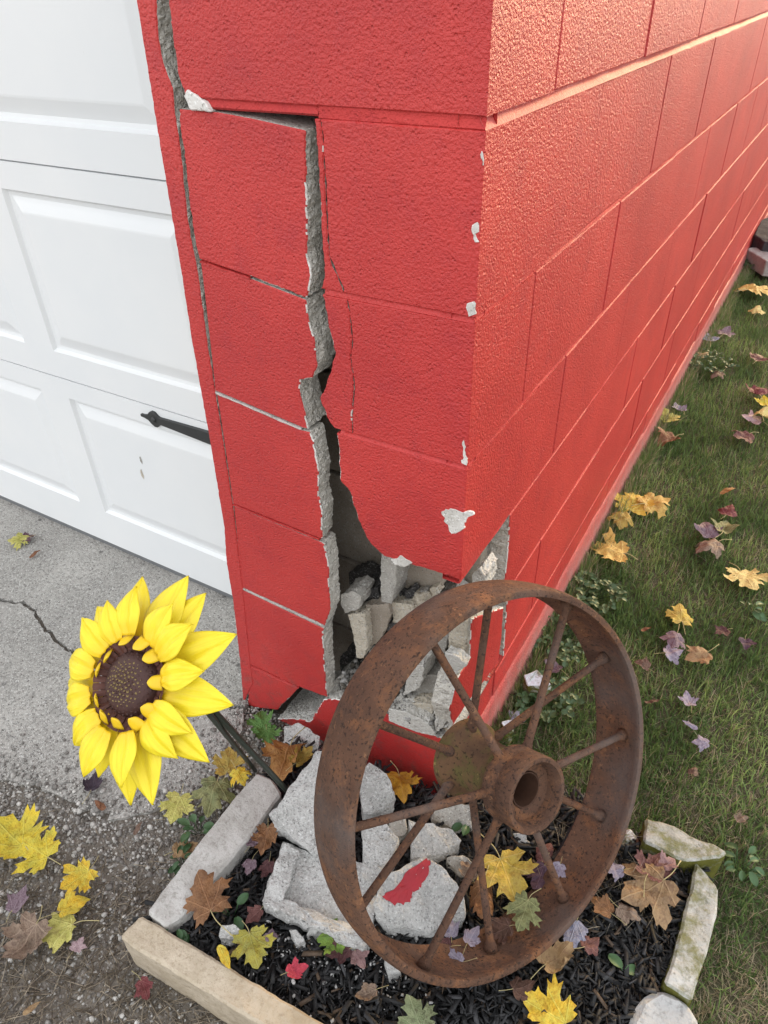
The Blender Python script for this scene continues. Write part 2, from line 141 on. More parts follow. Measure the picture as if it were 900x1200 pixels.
CHIPS=[[(-0.0049, 1.1303), (-0.0004, 1.1322), (0.0003, 1.1212), (-0.0026, 1.1226)], [(-0.0086, 1.0621), (-0.0029, 1.0662), (0.0012, 1.0632), (0.0008, 1.0544), (-0.0041, 1.0521), (0.0004, 1.0437), (-0.0046, 1.044), (-0.0091, 1.0532)], [(-0.01, 0.972), (-0.0039, 0.977), (0.0016, 0.9739), (0.0, 0.9636), (-0.0072, 0.9593), (-0.0107, 0.9638)], [(-0.0091, 0.7876), (-0.0045, 0.7928), (-0.0013, 0.7769), (-0.0015, 0.757), (-0.0077, 0.7577), (-0.006, 0.7729)], [(-0.12, 0.5433), (-0.1015, 0.5596), (-0.091, 0.557), (-0.0806, 0.5527), (-0.0926, 0.5407), (-0.114, 0.537)]]
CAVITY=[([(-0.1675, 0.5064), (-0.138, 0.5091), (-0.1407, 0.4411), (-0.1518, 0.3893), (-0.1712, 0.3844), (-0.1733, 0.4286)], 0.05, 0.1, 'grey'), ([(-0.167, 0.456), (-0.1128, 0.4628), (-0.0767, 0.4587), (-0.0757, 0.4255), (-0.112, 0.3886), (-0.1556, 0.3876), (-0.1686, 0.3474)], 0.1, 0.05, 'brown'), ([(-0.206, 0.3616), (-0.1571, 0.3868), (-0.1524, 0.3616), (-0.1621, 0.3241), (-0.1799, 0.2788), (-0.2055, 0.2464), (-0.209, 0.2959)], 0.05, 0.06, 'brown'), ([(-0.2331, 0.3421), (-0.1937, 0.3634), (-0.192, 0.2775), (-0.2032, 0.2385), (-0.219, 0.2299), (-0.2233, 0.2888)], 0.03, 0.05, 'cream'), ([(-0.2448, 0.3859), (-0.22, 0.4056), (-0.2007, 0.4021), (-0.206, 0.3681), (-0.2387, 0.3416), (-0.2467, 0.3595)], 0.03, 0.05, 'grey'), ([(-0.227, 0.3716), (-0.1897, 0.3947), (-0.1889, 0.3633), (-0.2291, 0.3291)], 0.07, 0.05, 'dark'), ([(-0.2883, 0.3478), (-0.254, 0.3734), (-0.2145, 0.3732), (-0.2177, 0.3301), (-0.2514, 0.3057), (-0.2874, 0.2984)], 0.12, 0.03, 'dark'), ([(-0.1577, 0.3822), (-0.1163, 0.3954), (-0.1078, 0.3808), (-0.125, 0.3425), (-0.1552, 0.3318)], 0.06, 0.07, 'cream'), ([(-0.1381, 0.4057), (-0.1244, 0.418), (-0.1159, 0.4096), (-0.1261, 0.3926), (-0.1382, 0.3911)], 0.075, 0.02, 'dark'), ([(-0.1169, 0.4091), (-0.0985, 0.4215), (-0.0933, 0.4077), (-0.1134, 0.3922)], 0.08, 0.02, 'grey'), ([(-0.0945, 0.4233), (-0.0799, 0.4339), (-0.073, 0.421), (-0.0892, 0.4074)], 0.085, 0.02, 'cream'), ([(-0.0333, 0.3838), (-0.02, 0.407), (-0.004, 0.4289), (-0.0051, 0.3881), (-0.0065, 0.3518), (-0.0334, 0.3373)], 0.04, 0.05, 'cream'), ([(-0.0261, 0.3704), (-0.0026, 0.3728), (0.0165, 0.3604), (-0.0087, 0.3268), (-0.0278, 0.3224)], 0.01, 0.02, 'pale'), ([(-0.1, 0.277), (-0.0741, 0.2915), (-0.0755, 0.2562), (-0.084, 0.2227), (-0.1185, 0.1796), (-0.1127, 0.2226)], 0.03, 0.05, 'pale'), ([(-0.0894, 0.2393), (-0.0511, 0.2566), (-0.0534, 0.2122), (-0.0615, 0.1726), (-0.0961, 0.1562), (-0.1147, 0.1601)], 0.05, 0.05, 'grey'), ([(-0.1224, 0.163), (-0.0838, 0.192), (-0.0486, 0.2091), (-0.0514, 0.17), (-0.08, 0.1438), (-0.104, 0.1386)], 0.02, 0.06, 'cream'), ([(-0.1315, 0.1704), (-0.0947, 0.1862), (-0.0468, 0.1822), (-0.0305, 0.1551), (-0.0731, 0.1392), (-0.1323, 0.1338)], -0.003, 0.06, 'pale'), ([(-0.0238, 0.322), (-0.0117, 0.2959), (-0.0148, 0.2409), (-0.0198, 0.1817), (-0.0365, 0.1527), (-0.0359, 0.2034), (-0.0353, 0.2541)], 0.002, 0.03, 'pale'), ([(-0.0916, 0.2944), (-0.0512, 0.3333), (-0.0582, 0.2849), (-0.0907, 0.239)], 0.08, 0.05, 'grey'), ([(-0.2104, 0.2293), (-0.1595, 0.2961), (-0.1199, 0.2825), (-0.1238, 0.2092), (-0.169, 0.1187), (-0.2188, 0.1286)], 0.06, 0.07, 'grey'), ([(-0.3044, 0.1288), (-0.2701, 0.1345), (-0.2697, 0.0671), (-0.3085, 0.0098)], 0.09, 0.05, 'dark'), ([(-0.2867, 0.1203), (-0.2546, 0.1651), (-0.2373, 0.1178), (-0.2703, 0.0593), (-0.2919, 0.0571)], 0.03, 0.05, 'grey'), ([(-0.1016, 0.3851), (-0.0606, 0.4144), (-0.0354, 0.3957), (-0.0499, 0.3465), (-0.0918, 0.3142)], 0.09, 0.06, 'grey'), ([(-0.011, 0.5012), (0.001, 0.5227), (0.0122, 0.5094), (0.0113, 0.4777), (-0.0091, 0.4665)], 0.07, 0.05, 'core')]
R4_FRAG=[(0.0553, 0.4232), (0.21, 0.3152), (0.2179, 0.2314), (0.2138, 0.1608), (0.1356, 0.1775), (0.0633, 0.1984), (0.0019, 0.2024), (-0.0165, 0.2665), (0.009, 0.322), (0.0574, 0.3166)]
R4_MAIN=[(0.2269, 0.3142), (0.2361, 0.2267), (0.2436, 0.1442), (0.1664, 0.1373)]
FLOWER_C=(-0.1973, -0.4313, 0.6577)
FLOWER_N=(-0.0641, -0.7046, 0.7067)
FLOWER_UP=(-0.2868, 0.5288, 0.7988)
STAKE=(-0.2496, -0.1488, 0.0)
STAKE2=(-0.3851, -0.1292, -0.02)
CRACK=[(-1.3786, -0.0885), (-1.3081, -0.0609), (-1.2485, -0.0393), (-1.1868, -0.0418), (-1.1176, -0.0704), (-1.0452, -0.0874), (-0.9992, -0.0943), (-0.9397, -0.0928), (-0.8685, -0.0901), (-0.7741, -0.0849), (-0.6818, -0.0678), (-0.5956, -0.0476), (-0.5092, -0.0157)]
SLAB_EDGE=[(-0.9448, -0.4529), (-0.8372, -0.4084), (-0.722, -0.3725), (-0.6008, -0.3683), (-0.5264, -0.3263), (-0.48, -0.2791), (-0.447, -0.202), (-0.4588, -0.1205), (-0.5032, -0.0231)]
BED=[(-0.3335, -0.4767), (-0.3287, -0.155), (-0.3288, -0.0595), (-0.002, -0.0195), (0.0576, 0.1341), (0.323, 0.0853), (0.4605, 0.1118), (0.4582, -0.0482), (0.4578, -0.1734), (0.4613, -0.2681), (0.1173, -0.4775)]
WEEDS=[((0.5198, 0.1293, -0.03), 0.06, 13, 'w1', 'round leaved green weed at the corner of the mossy border stones'), ((0.4307, 0.8136, -0.03), 0.05, 10, 'w1', 'round leaved green weed in the middle of the lawn near the right edge'), ((-0.2814, -0.4579, 0.0), 0.06, 12, 'w2', 'dark green weed in the inner corner of the grey and beige stones'), ((-0.3915, -0.2957, -0.04), 0.035, 8, 'w1', 'small green weed left of the grey border stone near the olive leaf'), ((-0.3771, -0.3562, -0.04), 0.03, 7, 'w2', 'tiny green weed by the tan curled leaf'), ((-0.209, -0.3985, 0.02), 0.045, 6, 'w2', 'dark green sprig next to the large brown leaf'), ((0.0673, 0.6831, -0.03), 0.05, 14, 'w3', 'clover patch on the grass behind the wheel top near the wall'), ((0.0498, 0.5041, -0.03), 0.05, 16, 'w3', 'clover patch at the wall foot seen through the wheel'), ((0.0832, 0.3236, -0.03), 0.04, 12, 'w3', 'clover patch below the whitish stone seen through the wheel'), ((0.3794, -0.1575, 0.015), 0.02, 2, 'w1', 'single green sprout on the mulch near the bottom right'), ((0.0663, -0.0596, 0.02), 0.04, 4, 'w2', 'green sprout behind the hub near the grey chunk'), ((0.0156, 3.6102, -0.03), 0.06, 14, 'w3', 'clover patch at the far wall foot'), ((0.0753, 2.2247, -0.03), 0.06, 14, 'w3', 'clover patch at the wall foot halfway along')]
B_FLANGES=[[(-0.192, -0.2683, 0.075), (-0.158, -0.2648, 0.075), (-0.1394, -0.3461, 0.062), (-0.1675, -0.3668, 0.062)], [(-0.1667, -0.3679, 0.062), (-0.1386, -0.3424, 0.062), (0.0145, -0.3122, 0.06), (0.0183, -0.3418, 0.06)]]
STEM_MID=[(-0.212, -0.3816, 0.5981), (-0.2099, -0.3496, 0.5456), (-0.2108, -0.3158, 0.4457)]
STEM2_MID=[(-0.2069, -0.3555, 0.5537), (-0.2053, -0.3336, 0.4719)]

# ------------------------------------------------------------------ camera, sky, sun, exposure
cam = bpy.data.cameras.new('camera'); camo = bpy.data.objects.new('camera', cam); COL.objects.link(camo)
cam.sensor_fit = 'VERTICAL'; cam.sensor_height = 24.0; cam.lens = 24.0*CAM_F
cam.clip_start = 0.02; cam.clip_end = 400
mw = Matrix.Identity(4)
for i in range(3):
    mw[i][0] = CAM_R[i]; mw[i][1] = CAM_U[i]; mw[i][2] = -CAM_D[i]; mw[i][3] = CAM_LOC[i]
camo.matrix_world = mw
SC.camera = camo
SUN_AZ, SUN_EL = math.radians(12), math.radians(15)      # azimuth measured from +Y towards +X
world = bpy.data.worlds.new('World'); SC.world = world; world.use_nodes = True
wn = world.node_tree; bg = wn.nodes['Background']
sky = wn.nodes.new('ShaderNodeTexSky'); sky.sky_type = 'NISHITA'; sky.sun_disc = False
sky.sun_elevation = SUN_EL; sky.sun_rotation = SUN_AZ; sky.dust_density = 2.0; sky.ozone_density = 1.0
hs = wn.nodes.new('ShaderNodeHueSaturation'); hs.inputs['Saturation'].default_value = 0.35   # thin high cloud
wn.links.new(sky.outputs[0], hs.inputs['Color'])
cloud = wn.nodes.new('ShaderNodeMix'); cloud.data_type = 'RGBA'; cloud.inputs['Factor'].default_value = .88     # even cloud cover over the clear sky
cloud.inputs[7].default_value = (5.85, 5.95, 6.1, 1)
wn.links.new(hs.outputs[0], cloud.inputs[6]); wn.links.new(cloud.outputs[2], bg.inputs['Color'])
bg.inputs['Strength'].default_value = 0.15
sun = bpy.data.lights.new('sun', 'SUN'); suno = bpy.data.objects.new('sun', sun); COL.objects.link(suno)
sun.energy = 1.35; sun.angle = math.radians(14); sun.color = (1.0, 0.68, 0.30)
suno.rotation_euler = Vector((math.sin(SUN_AZ)*math.cos(SUN_EL), math.cos(SUN_AZ)*math.cos(SUN_EL), math.sin(SUN_EL))).to_track_quat('Z', 'Y').to_euler()
SC.view_settings.view_transform = 'Standard'; SC.view_settings.look = 'None'
SC.view_settings.gamma = 1.0; SC.view_settings.use_curve_mapping = False
SC.view_settings.exposure = 1.12
SC.render.engine = 'CYCLES'
SC.cycles.max_bounces = 5; SC.cycles.diffuse_bounces = 3; SC.cycles.glossy_bounces = 2; SC.cycles.transmission_bounces = 2; SC.cycles.transparent_max_bounces = 4

# ------------------------------------------------------------------ materials
class NT:
    def __init__(s, name, rough=.6, spec=.5, metal=0.0):
        s.m = bpy.data.materials.new(name); s.m.use_nodes = True
        s.t = s.m.node_tree; s.b = s.t.nodes['Principled BSDF']
        s.b.inputs['Roughness'].default_value = rough
        s.b.inputs['Specular IOR Level'].default_value = spec
        s.b.inputs['Metallic'].default_value = metal
    def node(s, ty, **props):
        n = s.t.nodes.new(ty)
        for k, v in props.items(): setattr(n, k, v)
        return n
    def put(s, sock, v):
        if isinstance(v, bpy.types.NodeSocket): s.t.links.new(v, sock)
        elif isinstance(v, tuple) and len(v) == 3 and len(getattr(sock, 'default_value', [0]*3)) == 4: sock.default_value = (*v, 1)
        else: sock.default_value = v
    def pos(s): return s.node('ShaderNodeNewGeometry').outputs['Position']
    def obj(s): return s.node('ShaderNodeTexCoord').outputs['Object']
    def rnd(s): return s.node('ShaderNodeObjectInfo').outputs['Random']
    def noise(s, vec, scale, detail=4, rough=.6):
        n = s.node('ShaderNodeTexNoise'); s.put(n.inputs['Vector'], vec)
        n.inputs['Scale'].default_value = scale; n.inputs['Detail'].default_value = detail; n.inputs['Roughness'].default_value = rough
        return n.outputs['Fac']
    def vor(s, vec, scale, out='Distance', feature='F1', rand=1.0):
        n = s.node('ShaderNodeTexVoronoi', feature=feature); s.put(n.inputs['Vector'], vec)
        n.inputs['Scale'].default_value = scale; n.inputs['Randomness'].default_value = rand
        return n.outputs[out]
    def ramp(s, fac, *stops):
        n = s.node('ShaderNodeValToRGB'); s.put(n.inputs['Fac'], fac); e = n.color_ramp.elements
        while len(e) < len(stops): e.new(.5)
        for el, (p, c) in zip(e, stops):
            el.position = p; el.color = (c, c, c, 1) if not isinstance(c, tuple) else (*c, 1)
        return n.outputs['Color']
    def mix(s, fac, a, b, blend='MIX'):
        n = s.node('ShaderNodeMix', data_type='RGBA', blend_type=blend)
        s.put(n.inputs['Factor'], fac); s.put(n.inputs[6], a); s.put(n.inputs[7], b)
        return n.outputs[2]
    def math(s, op, a, b=0.0, clamp=False):
        n = s.node('ShaderNodeMath', operation=op, use_clamp=clamp); s.put(n.inputs[0], a); s.put(n.inputs[1], b)
        return n.outputs[0]
    def sep(s, vec):
        n = s.node('ShaderNodeSeparateXYZ'); s.put(n.inputs[0], vec); return n.outputs
    def bump(s, h, strength, dist, normal=None):
        n = s.node('ShaderNodeBump'); s.put(n.inputs['Height'], h)
        n.inputs['Strength'].default_value = strength; n.inputs['Distance'].default_value = dist
        if normal is not None: s.put(n.inputs['Normal'], normal)
        return n.outputs['Normal']
    def color(s, v): s.put(s.b.inputs['Base Color'], v)
    def rough(s, v): s.put(s.b.inputs['Roughness'], v)
    def normal(s, v): s.put(s.b.inputs['Normal'], v)

def red_paint(name, dusty=0.0, matt=0.0):
    g = NT(name, .40, .5); P = g.pos()
    big = g.noise(P, 3.2, 4, .6)
    c = g.mix(g.ramp(big, (.32, 0.0), (.68, 1.0)), (.47, .030, .030), (.60, .048, .042))
    c = g.mix(g.ramp(g.noise(P, 17, 5, .7), (.50, 0.0), (.74, .6)), c, (.40, .026, .036))      # worn, purplish blotches
    st = g.node('ShaderNodeMapping'); st.inputs['Scale'].default_value = (26, 26, 2.2); g.put(st.inputs['Vector'], P)
    c = g.mix(g.ramp(g.noise(st.outputs[0], 1.0, 4), (.60, 0.0), (.80, .30)), c, (.36, .034, .036))      # run marks
    c = g.mix(g.ramp(g.noise(P, 55, 6, .75), (.64, 0.0), (.74, .35)), c, (.66, .20, .18))
    zz = g.sep(P)[2]; sp = g.math('MULTIPLY', g.math('SUBTRACT', .26, zz, clamp=True), 3.4, clamp=True)      # splashed dirt near the ground
    c = g.mix(g.math('MULTIPLY', sp, g.ramp(g.noise(P, 34, 5, .75), (.50, 0.0), (.66, .65))), c, (.20, .085, .07))
    if dusty:
        z = g.sep(P)[2]
        low = g.math('SUBTRACT', .085, z); low = g.math('MULTIPLY', low, 9.0)
        low = g.math('ADD', low, g.math('MULTIPLY', g.math('SUBTRACT', g.noise(P, 22, 5), .5), 1.0), clamp=True)
        c = g.mix(g.math('MULTIPLY', low, .70), c, (.46, .29, .27))
    g.color(c)
    grain = g.noise(P, 260, 3, .6); mid2 = g.noise(P, 110, 2, .5)
    pit = g.ramp(g.vor(P, 165), (.16, 0.0), (.36, 1.0))
    pit = g.mix(g.ramp(g.noise(P, 46, 2), (.47, 0.0), (.56, 1.0)), (1, 1, 1), pit)
    pit2 = g.ramp(g.vor(P, 75), (.07, 0.0), (.17, 1.0)); pit2 = g.mix(g.ramp(g.noise(P, 23, 1), (.53, 0.0), (.59, 1.0)), (1, 1, 1), pit2)
    h = g.math('ADD', g.math('MULTIPLY', grain, 1.4), g.math('MULTIPLY', mid2, .55))
    h = g.math('ADD', h, g.math('MULTIPLY', pit, .45)); h = g.math('ADD', h, g.math('MULTIPLY', pit2, .45))
    g.normal(g.bump(h, .85, .0026))
    g.rough(matt if matt else .46)
    return g.m

def concrete(name, a, b, dark=(.10, .095, .09), light=(.62, .61, .58), bump=.8, dist=.003, space='pos', sc=1.0):
    g = NT(name, .9, .25); P = g.pos() if space == 'pos' else g.obj()
    c = g.mix(g.ramp(g.noise(P, 18*sc, 5, .65), (.35, 0.0), (.68, 1.0)), a, b)
    c = g.mix(g.ramp(g.noise(P, 240*sc, 3), (.56, 0.0), (.66, .85)), c, light)
    c = g.mix(g.ramp(g.noise(P, 300*sc, 2), (.60, 0.0), (.68, .8)), c, dark)
    g.color(c)
    h = g.math('ADD', g.noise(P, 130*sc, 6, .7), g.math('MULTIPLY', g.ramp(g.vor(P, 150*sc), (0, 0.0), (.4, 1.0)), .6))
    h = g.math('ADD', h, g.math('MULTIPLY', g.noise(P, 35*sc, 4), 1.2))
    g.normal(g.bump(h, bump, dist)); return g.m

def simple(name, col, rough=.6, var=.25, scale=40, bump=.3, dist=.001, spec=.4, metal=0.0):
    g = NT(name, rough, spec, metal); P = g.pos()
    d = tuple(x*(1-var) for x in col); l = tuple(min(1, x*(1+var)) for x in col)
    g.color(g.mix(g.noise(P, scale, 5), d, l)); g.normal(g.bump(g.noise(P, scale*4, 4), bump, dist)); return g.m

MAT = {}
MAT['red'] = red_paint('red_paint'); MAT['red_base'] = red_paint('red_paint_dusty', 1.0); MAT['red_matt'] = red_paint('red_paint_matt', 0.0, .72)
MAT['red_ledge'] = simple('red_paint_lit_ledge', (.58, .11, .095), .6, .35, 70, .6, .002); MAT['red_shaded'] = simple('red_paint_shaded', (.36, .022, .034), .6, .3, 50, .5, .001)  # ledge red paints in caught light; patch red paints in the wheel's shade
MAT['core'] = concrete('block_core', (.56, .53, .475), (.72, .69, .63), dark=(.22, .20, .18), light=(.8, .78, .74), bump=1.0, dist=.005)
MAT['pale'] = concrete('block_pale', (.55, .53, .49), (.70, .68, .64), dark=(.25, .24, .22), light=(.8, .8, .78), bump=1.0, dist=.005)
MAT['cream'] = concrete('block_cream', (.50, .44, .35), (.64, .585, .49), bump=1.0, dist=.005)
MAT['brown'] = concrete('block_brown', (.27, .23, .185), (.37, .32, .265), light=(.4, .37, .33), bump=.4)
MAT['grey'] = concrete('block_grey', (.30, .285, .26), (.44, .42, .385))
MAT['dark'] = concrete('block_dark', (.035, .034, .035), (.10, .095, .09), light=(.3, .29, .28))  # near-black block tint for some of the cavity fragments
MAT['rubble'] = concrete('rubble_white', (.46, .455, .44), (.64, .635, .62), dark=(.24, .24, .24), light=(.78, .78, .77), bump=1.0, dist=.007, sc=1.15)
MAT['mortar'] = concrete('mortar', (.50, .47, .44), (.62, .59, .56), bump=.5)
MAT['chipwhite'] = concrete('bare_primer', (.50, .48, .44), (.80, .78, .75), dark=(.30, .28, .25), light=(.9, .9, .88), bump=.7, dist=.0015)

def m_drive():
    g = NT('driveway_concrete', .92, .25); P = g.pos()
    c = g.mix(g.ramp(g.noise(P, 5, 6, .65), (.3, 0.0), (.7, 1.0)), (.305, .292, .272), (.47, .452, .42))
    c = g.mix(g.ramp(g.noise(P, 22, 5, .7), (.55, 0.0), (.75, .6)), c, (.21, .20, .19))
    vc = g.node('ShaderNodeTexVoronoi'); g.put(vc.inputs['Vector'], P); vc.inputs['Scale'].default_value = 150
    stone = g.ramp(vc.outputs['Distance'], (.26, 1.0), (.40, 0.0))
    pick = g.ramp(g.noise(P, 60, 3), (.47, 0.0), (.56, 1.0))
    vv = g.sep(vc.outputs['Color'])[0]
    agg = g.ramp(vv, (0.0, (.13, .12, .115)), (.35, (.30, .28, .26)), (.75, (.5, .48, .45)), (1.0, (.70, .69, .66)))
    c = g.mix(g.math('MULTIPLY', g.math('MULTIPLY', stone, pick), .85), c, agg)
    v2 = g.node('ShaderNodeTexVoronoi'); g.put(v2.inputs['Vector'], P); v2.inputs['Scale'].default_value = 420
    s2 = g.ramp(g.sep(v2.outputs['Color'])[1], (.80, 0.0), (.88, .8))
    c = g.mix(s2, c, (.60, .59, .56))
    # old oil and leaf stains, pitted spots
    st = g.ramp(g.vor(P, 17), (.07, 1.0), (.14, 0.0)); st = g.math('MULTIPLY', st, g.ramp(g.noise(P, 11, 2), (.52, 0.0), (.60, .75)))
    c = g.mix(st, c, (.14, .135, .128))
    c = g.mix(g.ramp(g.noise(P, 75, 4, .7), (.60, 0.0), (.70, .6)), c, (.17, .165, .155))
    g.color(c)
    h = g.math('ADD', g.math('MULTIPLY', stone, .6), g.noise(P, 130, 6, .7)); h = g.math('SUBTRACT', h, g.math('MULTIPLY', st, 1.0))
    g.normal(g.bump(h, 1.0, .005)); return g.m
MAT['drive'] = m_drive()

def m_soil():
    g = NT('soil', .95, .2); P = g.pos()
    c = g.mix(g.ramp(g.noise(P, 10, 6, .7), (.3, 0.0), (.7, 1.0)), (.125, .106, .088), (.25, .22, .185))
    c = g.mix(g.ramp(g.noise(P, 150, 4), (.55, 0.0), (.68, .7)), c, (.44, .415, .38))
    g.color(c); g.normal(g.bump(g.noise(P, 90, 8, .75), 1.0, .008)); return g.m
MAT['soil'] = m_soil()
MAT['lawn_soil'] = simple('lawn_soil', (.10, .095, .058), .95, .5, 60, .8, .006, .2)
MAT['mulch_soil'] = simple('mulch_soil', (.010, .010, .011), .8, .5, 60, 1.0, .01, .4)

def attr_mat(name, rough=.6, spec=.3, bump=.3, scale=200, trans=0.0):
    g = NT(name, rough, spec); a = g.node('ShaderNodeAttribute', attribute_name='Col')
    P = g.pos()
    c = g.mix(g.ramp(g.noise(P, scale, 4), (.35, 0.0), (.7, 1.0)), a.outputs['Color'], g.mix(.45, a.outputs['Color'], (.02, .02, .02)))
    g.color(c); g.normal(g.bump(g.noise(P, scale*2, 3), bump, .001))
    if trans:
        tr = g.node('ShaderNodeBsdfTranslucent'); g.put(tr.inputs['Color'], a.outputs['Color'])
        mx = g.node('ShaderNodeMixShader'); mx.inputs[0].default_value = trans
        g.t.links.new(g.b.outputs[0], mx.inputs[1]); g.t.links.new(tr.outputs[0], mx.inputs[2])
        g.t.links.new(mx.outputs[0], g.t.nodes['Material Output'].inputs['Surface'])
    return g.m
MAT['grass'] = attr_mat('grass_blades', .55, .3, 0.0, 60, .3)
MAT['pebble'] = attr_mat('pebbles', .85, .3, .6, 300)
MAT['mulch'] = attr_mat('mulch_chips', .62, .45, .8, 160)
MAT['straw'] = attr_mat('dry_straw', .8, .2, .2, 200)

def m_rust():
    g = NT('rusty_iron', .82, .25, 0.0); P = g.obj()
    c = g.mix(g.ramp(g.noise(P, 9, 6, .7), (.32, 0.0), (.68, 1.0)), (.085, .046, .032), (.165, .086, .054))
    c = g.mix(g.ramp(g.noise(P, 30, 6, .75), (.50, 0.0), (.66, .85)), c, (.25, .112, .052))
    c = g.mix(g.ramp(g.noise(P, 190, 3), (.56, 0.0), (.64, .85)), c, (.034, .021, .017))
    c = g.mix(g.ramp(g.noise(P, 85, 5, .75), (.60, 0.0), (.68, .75)), c, (.33, .165, .085))
    c = g.mix(g.ramp(g.noise(P, 6, 3), (.50, 0.0), (.68, .7)), c, (.135, .108, .098))
    g.color(c)
    h = g.math('ADD', g.noise(P, 150, 6, .75), g.math('MULTIPLY', g.noise(P, 40, 4), .8))
    h = g.math('ADD', h, g.math('MULTIPLY', g.noise(P, 420, 3), .8))
    g.normal(g.bump(h, 1.0, .0030)); g.rough(g.ramp(g.noise(P, 20, 4), (.3, .62), (.7, .92))); return g.m
MAT['rust'] = m_rust()
def m_hub():
    g = NT('rusty_hub_lichen', .85, .2); P = g.obj()
    c = g.mix(g.ramp(g.noise(P, 14, 6, .7), (.35, 0.0), (.65, 1.0)), (.095, .055, .035), (.165, .092, .050))
    c = g.mix(g.ramp(g.noise(P, 22, 6, .75), (.48, 0.0), (.60, .8)), c, (.115, .105, .035))
    c = g.mix(g.ramp(g.noise(P, 170, 3), (.57, 0.0), (.65, .8)), c, (.04, .026, .018))
    c = g.mix(g.ramp(g.noise(P, 24, 6, .7), (.62, 0.0), (.70, .8)), c, (.50, .36, .14))
    g.color(c); g.normal(g.bump(g.noise(P, 120, 6, .75), .8, .002)); return g.m
MAT['hub'] = m_hub(); MAT['bore'] = simple('shaded_bore', (.075, .036, .022), .7, .4, 80, .5, .001)  # bore: rust brown darkened to paint in the shade inside the hole

def m_door():
    g = NT('white_door_paint', .38, .5); P = g.pos()
    c = g.mix(g.ramp(g.noise(P, 3, 4), (.35, 0.0), (.7, 1.0)), (.75, .77, .78), (.79, .80, .80))
    c = g.mix(g.ramp(g.noise(P, 55, 5, .75), (.70, 0.0), (.78, .35)), c, (.45, .42, .38))
    g.color(c)
    sc = g.node('ShaderNodeMapping'); sc.inputs['Scale'].default_value = (14, 14, 160); g.put(sc.inputs['Vector'], P)
    g.normal(g.bump(g.noise(sc.outputs[0], 1.0, 4), .12, .0015)); return g.m
MAT['door'] = m_door()
MAT['black_iron'] = simple('black_strap', (.028, .030, .030), .5, .25, 60, .3, .001, .5)
MAT['seal'] = simple('door_seal', (.16, .165, .17), .7, .2, 60, .2, .001)
MAT['void'] = simple('dark_interior', (.03, .03, .03), .9, .2, 20, .1)
MAT['roof'] = simple('roof_shingle', (.08, .08, .085), .9, .3, 30, .4)

def m_stone(name, a, b, c3, moss=0.0):
    g = NT(name, .9, .25); P = g.pos()
    c = g.mix(g.ramp(g.noise(P, 12, 6, .7), (.35, 0.0), (.66, 1.0)), a, b)
    c = g.mix(g.ramp(g.noise(P, 110, 5, .7), (.52, 0.0), (.66, .7)), c, c3)
    if moss:
        nz = g.sep(g.node('ShaderNodeNewGeometry').outputs['Normal'])[2]
        mk = g.ramp(g.noise(P, 30, 6, .75), (.54-.10*moss, 0.0), (.60, 1.0))
        side = g.math('SUBTRACT', .75, nz, clamp=True)                 # moss keeps to the damp sides
        mk = g.math('ADD', g.math('MULTIPLY', mk, .75), g.math('MULTIPLY', side, 1.2), clamp=True)
        c = g.mix(mk, c, g.mix(g.noise(P, 60, 3), (.075, .082, .012), (.18, .17, .035)))
    g.color(c)
    h = g.math('ADD', g.noise(P, 70, 8, .7), g.math('MULTIPLY', g.noise(P, 240, 3), .4))
    g.normal(g.bump(h, .8, .005)); return g.m
MAT['st_beige'] = m_stone('sandstone_beige', (.40, .33, .235), (.58, .50, .39), (.34, .27, .19))
MAT['st_grey'] = m_stone('limestone_grey', (.40, .385, .36), (.56, .55, .53), (.26, .245, .22))
MAT['st_mossy'] = m_stone('limestone_mossy', (.34, .335, .30), (.56, .56, .54), (.16, .16, .13), 1.0)
MAT['st_rounded'] = m_stone('stone_rounded', (.38, .385, .38), (.50, .50, .49), (.24, .24, .23))
MAT['st_whiteblue'] = m_stone('stone_white', (.62, .66, .72), (.75, .78, .82), (.45, .46, .48), .3)
MAT['st_dark'] = m_stone('stone_dark', (.035, .035, .04), (.07, .07, .075), (.03, .03, .03))
MAT['st_flat'] = m_stone('stone_flat', (.30, .29, .28), (.42, .41, .39), (.22, .21, .2))

